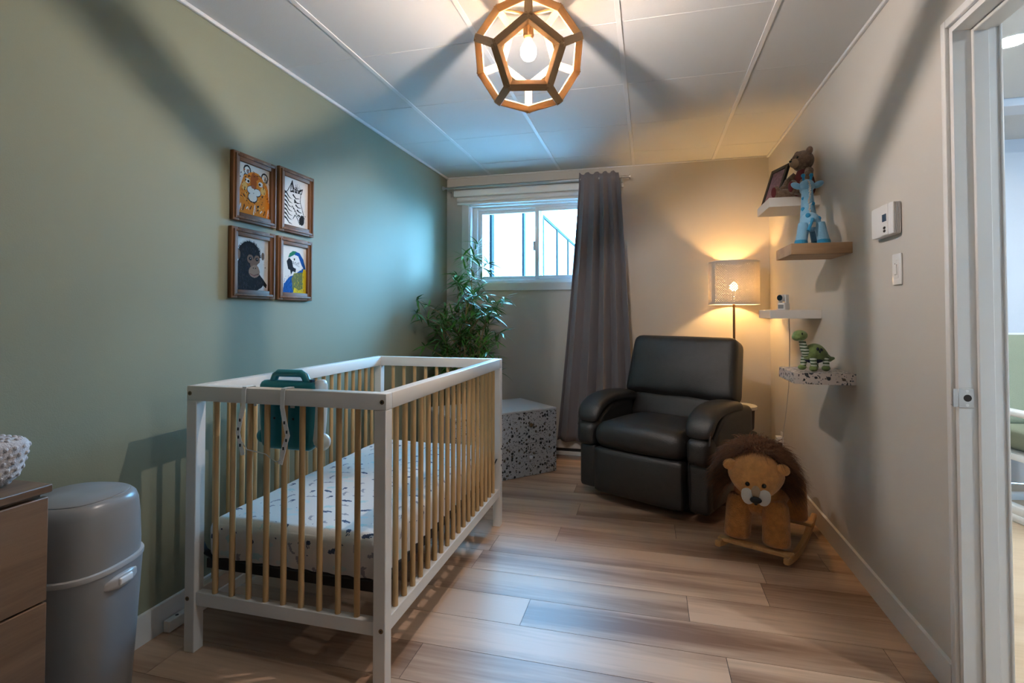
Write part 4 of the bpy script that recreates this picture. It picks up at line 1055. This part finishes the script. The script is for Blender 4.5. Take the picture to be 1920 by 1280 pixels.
# ------------------------------------------------------------------ wall shelves
def shelf(name, yn, yf, z0, z1, m, label):
    o = mk(name, box(BM(), (XR-.2545, yn, z0), (XR, yf, z1), .0015, 1), m); tag(o, label, 'shelf', 'floating shelves on the right wall'); return o
shelf('wall_shelf', 3.140, 3.455, 1.757, 1.808, 'crib_white', 'white floating shelf, topmost of four, holding the bear')
shelf('wall_shelf', 2.689, 2.985, 1.446, 1.497, 'shelf_oak', 'oak wood floating shelf holding the blue giraffe')
shelf('wall_shelf', 3.140, 3.440, 1.143, 1.190, 'crib_white', 'plain white floating shelf holding the baby camera')
shelf('wall_shelf', 2.666, 2.955, .847, .898, 'terrazzo2', 'black-flecked terrazzo floating shelf, lowest of four, holding the dinosaur')
# photo frame leaning on the top shelf
pf = empty('photo_frame', (.694, 3.368, 1.808), math.radians(-72.5), 'black framed pink print leaning on the top shelf beside the bear', 'picture frame')
Mf = Matrix.Translation((0, 0, .004))@Matrix.Rotation(math.radians(-18), 4, 'X')
b = BM()
for lo, hi in (((-.09, -.008, 0), (-.066, .008, .235)), ((.066, -.008, 0), (.09, .008, .235)), ((-.066, -.008, 0), (.066, .008, .024)), ((-.066, -.008, .211), (.066, .008, .235))): box(b, lo, hi, .002, 1, Mf)
mk('frame', b, 'black', pf); mk('print', box(BM(), (-.067, -.003, .023), (.067, .003, .212), M=Mf), 'rose', pf, smooth=False)
# teddy bear sitting on the top shelf, facing the room
be = empty('teddy_bear', (.826, 3.190, 1.808), math.radians(-66), 'brown plush teddy bear in a maroon shirt sitting on the top shelf', 'plush toy')
b = BM(); blob(b, [((0, .01, .004), .03, .03, (0, 0, 1)), ((0, .01, .02), .062, .055, (0, 0, 1)), ((0, .008, .06), .070, .060, (0, 0, 1)), ((0, .008, .11), .060, .052, (0, 0, 1)), ((0, .008, .15), .042, .040, (0, 0, 1)), ((0, .006, .168), .03, .03, (0, 0, 1))])
o = mk('body', b, 'maroon', be); o.modifiers.new('s', 'SUBSURF').render_levels = 2
b = BM(); sph(b, (0, 0, .215), (.066, .060, .060), 24, 16); mk('head', b, 'bear', be)
b = BM(); sph(b, (0, -.052, .200), (.033, .030, .026), 18, 12); mz = mk('muzzle', b, 'bear_light', be)
mk('nose', sph(BM(), (0, -.081, .209), (.010, .007, .007), 12, 8), 'black', mz)
for s in (-1, 1):
    b = BM(); sph(b, (s*.052, .006, .263), (.024, .014, .024), 14, 10); mk('ear', b, 'bear', be)
    mk('eye', sph(BM(), (s*.026, -.052, .228), .006, 10, 8), 'black_gloss', be)
    b = BM(); tube(b, [(s*.055, 0, .145), (s*.085, -.03, .11), (s*.088, -.055, .075)], [.024, .025, .02], 12); sph(b, (s*.088, -.06, .068), .024, 12, 8); mk('arm', b, 'bear', be)
    b = BM(); tube(b, [(s*.035, -.03, .032), (s*.06, -.085, .032), (s*.072, -.115, .034)], [.03, .03, .026], 12); sph(b, (s*.075, -.122, .042), (.030, .022, .040), 14, 10); lg = mk('leg', b, 'bear', be)
    mk('sole', sph(BM(), (s*.076, -.138, .043), (.022, .009, .031), 14, 10), 'maroon', lg)
be.scale = (.92, .92, .95)
# blue giraffe seen from behind on the oak shelf
gi = empty('giraffe_toy', (.765, 2.84, 1.497), math.radians(175), 'pale blue plush giraffe standing on the oak shelf', 'plush toy')
b = BM(); rot = Matrix.Rotation(-.25, 3, 'X'); sph(b, (0, .01, .118), (.046, .062, .048), 20, 14, rot); mk('body', b, 'blue_plush', gi)
b = BM(); tube(b, [(0, -.03, .13), (0, -.045, .19), (0, -.052, .25), (0, -.058, .29)], [.040, .033, .028, .026], 16); mk('neck', b, 'blue_plush', gi)
b = BM(); sph(b, (0, -.066, .312), (.036, .045, .034), 18, 12); sph(b, (0, -.105, .300), (.026, .028, .024), 14, 10); hd_ = mk('head', b, 'blue_plush', gi)
for s in (-1, 1):
    b = BM(); sph(b, (s*.048, -.055, .315), (.028, .010, .016), 12, 8, Matrix.Rotation(s*-.5, 3, 'Y')); mk('ear', b, 'blue_plush', hd_)
    b = BM(); tube(b, [(s*.015, -.055, .335), (s*.018, -.052, .36)], .006, 8); sph(b, (s*.018, -.052, .364), .010, 10, 8); mk('horn', b, 'blue_dark', hd_)
    for y, sp2 in ((-.03, .030), (.05, .040)):
        b = BM(); tube(b, [(s*sp2*.8, y*.8, .105), (s*sp2, y, .06), (s*(sp2+.008), y+.004, .018)], [.026, .025, .027], 14); sph(b, (s*(sp2+.008), y+.004, .02), (.027, .027, .02), 14, 8); lg = mk('leg', b, 'blue_plush', gi)
        b = BM(); lathe(b, [(.022, 0), (.0285, .004), (.0295, .016), (.027, .026), (.02, .028)], 18, (s*(sp2+.008), y+.004, 0)); mk('hoof', b, 'blue_dark', lg)
b = BM()
for k in range(14): t = k/13; cyl(b, (random.uniform(-.004, .004), -.004-.028*t+.012, .17+.15*t), (random.uniform(-.008, .008), .022-.028*t, .178+.15*t), .005, .002, 6)
mk('mane', b, 'plush_white', gi)
b = BM(); tube(b, [(0, .068, .125), (.01, .09, .10), (.025, .098, .065)], [.008, .006, .008], 8); mk('tail', b, 'blue_dark', gi)
b = BM()
for (x, y, z, q) in ((.018, .058, .145, .012), (-.03, .045, .13, .011), (.025, -.022, .19, .010), (-.018, -.022, .215, .010), (.0, .066, .10, .012), (.022, -.035, .245, .008)): sph(b, (x, y, z), (q, q*.5, q), 10, 8)
mk('spots', b, 'blue_dark', gi)
mk('care_tag', box(BM(), (-.012, .072, .075), (.016, .0745, .098), M=Matrix.Translation((.0, 0, .01))@Matrix.Rotation(.0, 4, 'Y')), 'plush_white', gi, smooth=False)
# baby camera
bc = empty('baby_camera', (.735, 3.24, 1.190), math.radians(-50), 'small white baby monitor camera on the plain white shelf', 'camera')
b = BM(); rbox(b, (-.024, -.024, 0), (.024, .024, .042), .008, 5); mk('base', b, 'white_plastic', bc)
mk('speaker_panel', box(BM(), (-.017, -.0252, .008), (.017, -.0235, .030), .0005, 1), 'grey_plastic', bc)
for s in (-1, 1): mk('yoke_arm', rbox(BM(), (s*.020-.004, -.014, .036), (s*.020+.004, .014, .086), .0038, 4), 'white_plastic', bc)
b = BM(); sph(b, (0, 0, .068), (.021, .024, .021), 20, 14); cyl(b, (0, -.010, .068), (0, -.032, .068), .0195, .0185, 22); hd_ = mk('head', b, 'white_plastic', bc)
b = BM(); cyl(b, (0, -.0318, .068), (0, -.0335, .068), .0172, .0165, 22); mk('lens', b, 'black_gloss', hd_)
# green dinosaur
dn = empty('dinosaur_toy', (.765, 2.80, .898), math.radians(-62), 'green plush dinosaur with striped legs and neck on the terrazzo shelf', 'plush toy')
b = BM(); blob(b, [((0, .080, .060), .008, .008, (0, 1, 0)), ((0, .062, .066), .028, .024, (0, 1, 0)), ((0, .03, .082), .042, .044, (0, 1, 0)), ((0, 0, .086), .045, .047, (0, 1, 0)), ((0, -.03, .080), .038, .038, (0, 1, 0)), ((0, -.052, .076), .02, .02, (0, 1, 0))])
bmesh.ops.recalc_face_normals(b, faces=b.faces[:])
o = mk('body', b, 'green_plush', dn); o.modifiers.new('s', 'SUBSURF').render_levels = 2
b = BM(); tube(b, [(0, .06, .062), (0, .09, .052), (0, .115, .056)], [.024, .014, .006], 12); mk('tail', b, 'green_plush', dn)
b = BM(); tube(b, [(0, -.040, .080), (0, -.058, .108), (0, -.066, .140)], [.020, .017, .015], 14); mk('neck', b, 'green_stripe', dn)
b = BM(); sph(b, (0, -.078, .168), (.028, .036, .026), 18, 12); sph(b, (0, -.095, .160), (.022, .024, .018), 14, 10); hd_ = mk('head', b, 'green_plush', dn)
for s in (-1, 1):
    mk('eye', sph(BM(), (s*.025, -.088, .176), (.003, .003, .006), 8, 6), 'black_gloss', hd_)
    for y in (-.030, .040):
        b = BM(); tube(b, [(s*.026, y, .062), (s*.034, y-.002, .022)], [.015, .013], 12); lg = mk('leg', b, 'green_stripe', dn)
        b = BM(); sph(b, (s*.035, y-.006, .013), (.017, .021, .0135), 14, 10); mk('foot', b, 'green_plush', lg)
b = BM(); sph(b, (0, 0, .050), (.034, .045, .016), 16, 10); mk('belly', b, 'navy', dn)
b = BM()
for (y, z) in ((-.015, .105), (.005, .100), (-.005, .092)): sph(b, (.039, y, z), (.006, .006, .008), 8, 6); sph(b, (-.039, y, z), (.006, .006, .008), 8, 6)
mk('spots', b, 'navy', dn)

# ------------------------------------------------------------------ thermostat, dimmer, outlet, cord
th = empty('thermostat', (XR, 2.305, 1.525), 0, 'white wall thermostat with small blue display on the right wall', 'thermostat')
b = BM(); rbox(b, (-.030, -.096, -.060), (0, .096, .060), .006, 5); mk('housing', b, 'white_plastic', th)
b = BM()
for k in range(3): box(b, (-.026+k*.008, -.0975, -.057), (-.022+k*.008, -.095, .057))
mk('vent_rib', b, 'grey_light', th, smooth=False)
mk('faceplate', box(BM(), (-.0325, -.060, -.058), (-.029, .0, .058), .001, 1), 'white_plastic', th)
mk('display', box(BM(), (-.0335, -.050, -.006), (-.032, -.015, .022), .0004, 1), 'lcd', th)
for z in (-.030, -.042): mk('button', sph(BM(), (-.0325, -.033, z), (.003, .0105, .0055), 14, 8), 'wicker', th)
sw = empty('dimmer_switch', (XR, 2.243, 1.335), 0, 'white dimmer switch plate below the thermostat', 'switch')
b = BM(); rbox(b, (-.007, -.036, -.058), (0, .036, .058), .0035, 5); mk('plate', b, 'white_plastic', sw)
mk('paddle_frame', box(BM(), (-.0088, -.017, -.034), (-.006, .017, .034), .001, 1), 'white_plastic', sw)
mk('slot', box(BM(), (-.0094, .004, -.022), (-.0085, .0075, .022)), 'wicker', sw, smooth=False)
mk('slider', box(BM(), (-.0125, -.012, -.020), (-.0085, .002, .018), .001, 1), 'white_plastic', sw)
ol = empty('wall_outlet', (XR, 4.03, .285), 0, 'white wall outlet with plugged-in adapter low on the right wall', 'outlet')
b = BM(); rbox(b, (-.006, -.036, -.058), (0, .036, .058), .003, 4); mk('plate', b, 'white_plastic', ol)
b = BM(); rbox(b, (-.045, -.022, -.012), (-.006, .022, .030), .006, 4); mk('adapter', b, 'white_plastic', ol)
b = BM(); rbox(b, (-.035, -.018, -.048), (-.006, .018, -.016), .005, 4); mk('black_plug', b, 'black', ol)
b = BM(); tube(b, [(-.03, -.01, -.04), (-.06, -.02, -.06), (-.08, -.01, -.09), (-.07, .01, -.14), (-.05, .02, -.20), (-.04, .03, -.28)], .004, 6); mk('black_cord', b, 'black', ol)
b = BM(); pts = [(.80, 3.43, 1.150), (.815, 3.47, 1.14), (.825, 3.50, 1.05), (.835, 3.55, .90), (.845, 3.62, .72), (.848, 3.70, .55), (.846, 3.76, .43), (.850, 3.80, .36), (.843, 3.81, .340), (.852, 3.82, .325), (.85, 3.90, .315), (.855, 4.005, .302)]
tube(b, pts, .0026, 6); pts2 = [(.86, 4.01, .275), (.845, 3.98, .22), (.85, 4.0, .16), (.86, 4.02, .115)]; tube(b, pts2, .0022, 6)
cd2 = mk('camera_cord', b, 'cord'); tag(cd2, 'thin white cord hanging from the camera shelf to the outlet', 'cord')

# ------------------------------------------------------------------ rocking lion
la = math.radians(-24.4)
li = empty('rocking_lion', (.588, 2.955, 0), la, 'plush lion on wooden rockers with shaggy brown mane', 'rocking toy')
for s in (-1, 1):
    b = BM(); prof = []
    for k in range(17):
        y = -.335+.68*k/16; z = .014+.42*(y-.0)**2*1.0; prof.append((y, z))
    rows = []
    for i, (y, z) in enumerate(prof):
        hgt = .034 if 0 < i < 16 else .030
        rows.append([b.verts.new((s*.150+dx, y, z+dz)) for dx, dz in ((-.0125, -.012), (.0125, -.012), (.0125, hgt-.012), (-.0125, hgt-.012))])
    for A_, B_ in zip(rows, rows[1:]):
        for k in range(4): b.faces.new((A_[k], A_[(k+1) % 4], B_[(k+1) % 4], B_[k]))
    b.faces.new(rows[0][::-1]); b.faces.new(rows[-1]); bmesh.ops.recalc_face_normals(b, faces=b.faces[:])
    es = [e for e in b.edges if len(e.link_faces) == 2 and e.calc_face_angle() > .6]; bmesh.ops.bevel(b, geom=es, offset=.004, segments=2, affect='EDGES')
    mk('rocker', b, 'rocker', li)
for y, z in ((-.265, .068), (.22, .060)):
    b = BM(); box(b, (-.165, y-.022, z-.009), (.165, y+.022, z+.009), .004, 2); mk('crossbar', b, 'rocker', li)
b = BM(); blob(b, [((0, -.255, .300), .05, .06, (0, 1, .0)), ((0, -.235, .295), .10, .095, (0, 1, 0)), ((0, -.17, .300), .128, .118, (0, 1, 0)), ((0, -.05, .315), .125, .115, (0, 1, 0)), ((0, .09, .315), .125, .115, (0, 1, 0)), ((0, .20, .31), .118, .112, (0, 1, 0)), ((0, .255, .30), .08, .085, (0, 1, 0)), ((0, .275, .30), .03, .03, (0, 1, 0))], 24)
bmesh.ops.recalc_face_normals(b, faces=b.faces[:]); o = mk('body', b, 'lion', li, ang=80); o.modifiers.new('s', 'SUBSURF').render_levels = 2
for s in (-1, 1):
    for y, top_ in ((-.225, .30), (.185, .31)):
        b = BM(); tube(b, [(s*.075, y+.02, top_), (s*.082, y+.01, .22), (s*.086, y, .14), (s*.088, y-.006, .10), (s*.088, y-.008, .078)], [.060, .062, .060, .064, .058], 18)
        o = mk('leg', b, 'lion', li, ang=80); o.modifiers.new('s', 'SUBSURF').render_levels = 1
hc = Vector((.018, -.300, .418))
b = BM(); sph(b, (0, 0, 0), (.122, .100, .112), 30, 20)
for v in b.verts:                       # broad forehead, narrow chin pushed forward
    t = v.co.z/.112; v.co.x *= 1+.05*t if t > 0 else 1-.42*(-t)**1.5; v.co.y += -.030*max(0, -t) if v.co.y < .03 else 0
    v.co += hc
hd_ = mk('head', b, 'lion_face', li)
b = BM(); sph(b, hc+Vector((0, -.094, -.046)), (.021, .026, .034), 16, 12); mk('nose_bridge', b, 'bear_light', hd_)
for s in (-1, 1):
    b = BM(); sph(b, hc+Vector((s*.031, -.084, -.068)), (.031, .034, .042), 18, 12); mk('muzzle', b, 'plush_white', hd_)
    mk('eye', sph(BM(), hc+Vector((s*.034, -.100, -.012)), .010, 14, 10), 'black_gloss', hd_)
    b = BM(); sph(b, hc+Vector((s*.112, -.040, .050)), (.030, .016, .026), 14, 10, Matrix.Rotation(s*.5, 3, 'Y')); mk('ear', b, 'lion_face', hd_)
b = BM(); sph(b, hc+Vector((0, -.121, -.074)), (.025, .012, .015), 16, 10); sph(b, hc+Vector((0, -.118, -.086)), (.010, .008, .012), 10, 8); mk('nose', b, 'black', hd_)
b = BM(); sph(b, (0, -.14, .40), (.085, .10, .09), 20, 14); mk('nape', b, 'lion_face', li)
# mane: thick locks of hair around the head
b = BM(); rm = random.Random(4)
def lock(p, d, L, w_, drop):
    p = Vector(p); d = Vector(d).normalized(); side = d.cross(Vector((0, 0, 1)))
    side = side.normalized() if side.length > .01 else Vector((1, 0, 0)); rows = []
    sw_ = Vector((rm.uniform(-.3, .3), rm.uniform(-.3, .3), 0))
    for k in range(5):
        t = k/4; c = p+d*L*t+Vector((0, 0, -drop*L*t*t))+sw_*L*t*t*.5; ww = w_*(1-t)**.7+.0004; nn = side.cross(d).normalized()
        rows.append([b.verts.new(c+side*ww), b.verts.new(c+nn*ww*.7), b.verts.new(c-side*ww)])
    for A_, B_ in zip(rows, rows[1:]):
        for k in range(3): b.faces.new((A_[k], A_[(k+1) % 3], B_[(k+1) % 3], B_[k]))
for k in range(5600):
    a = rm.uniform(-.55, PI+.55); ca, sa = math.cos(a), math.sin(a)
    yb = rm.uniform(-.030, .17) if sa > .35 else rm.uniform(-.012, .16)
    R_ = .116+rm.uniform(-.006, .006)
    p = hc+Vector((ca*R_*1.04, yb, sa*R_*.98+.006))
    fwd = rm.uniform(-.5, .05) if (sa > .5 and yb < .04) else rm.uniform(-.12, .55)
    d = Vector((ca*.95+rm.uniform(-.35, .35), fwd, sa*.55+rm.uniform(-.25, .2)))
    lock(p, d, rm.uniform(.03, .065) if fwd < -.1 else rm.uniform(.045, .095)*(1.15 if abs(ca) > .6 else .9), rm.uniform(.0011, .0021), rm.uniform(.5, 1.2))
o = mk('mane', b, 'mane', li, smooth=False); o['kind'] = 'stuff'
b = BM(); sph(b, hc+Vector((0, .085, .0)), (.114, .10, .108), 22, 14); mk('mane_cap', b, 'mane', li)
# the lion turns its head a little towards the door side
Mh = Matrix.Translation(hc)@Matrix.Rotation(math.radians(13.5), 4, 'Z')@Matrix.Rotation(math.radians(5), 4, 'X')@Matrix.Translation(-hc)
for o_ in li.children:
    if o_.name.split('.')[0] in ('head', 'mane', 'mane_cap'): o_.matrix_local = Mh
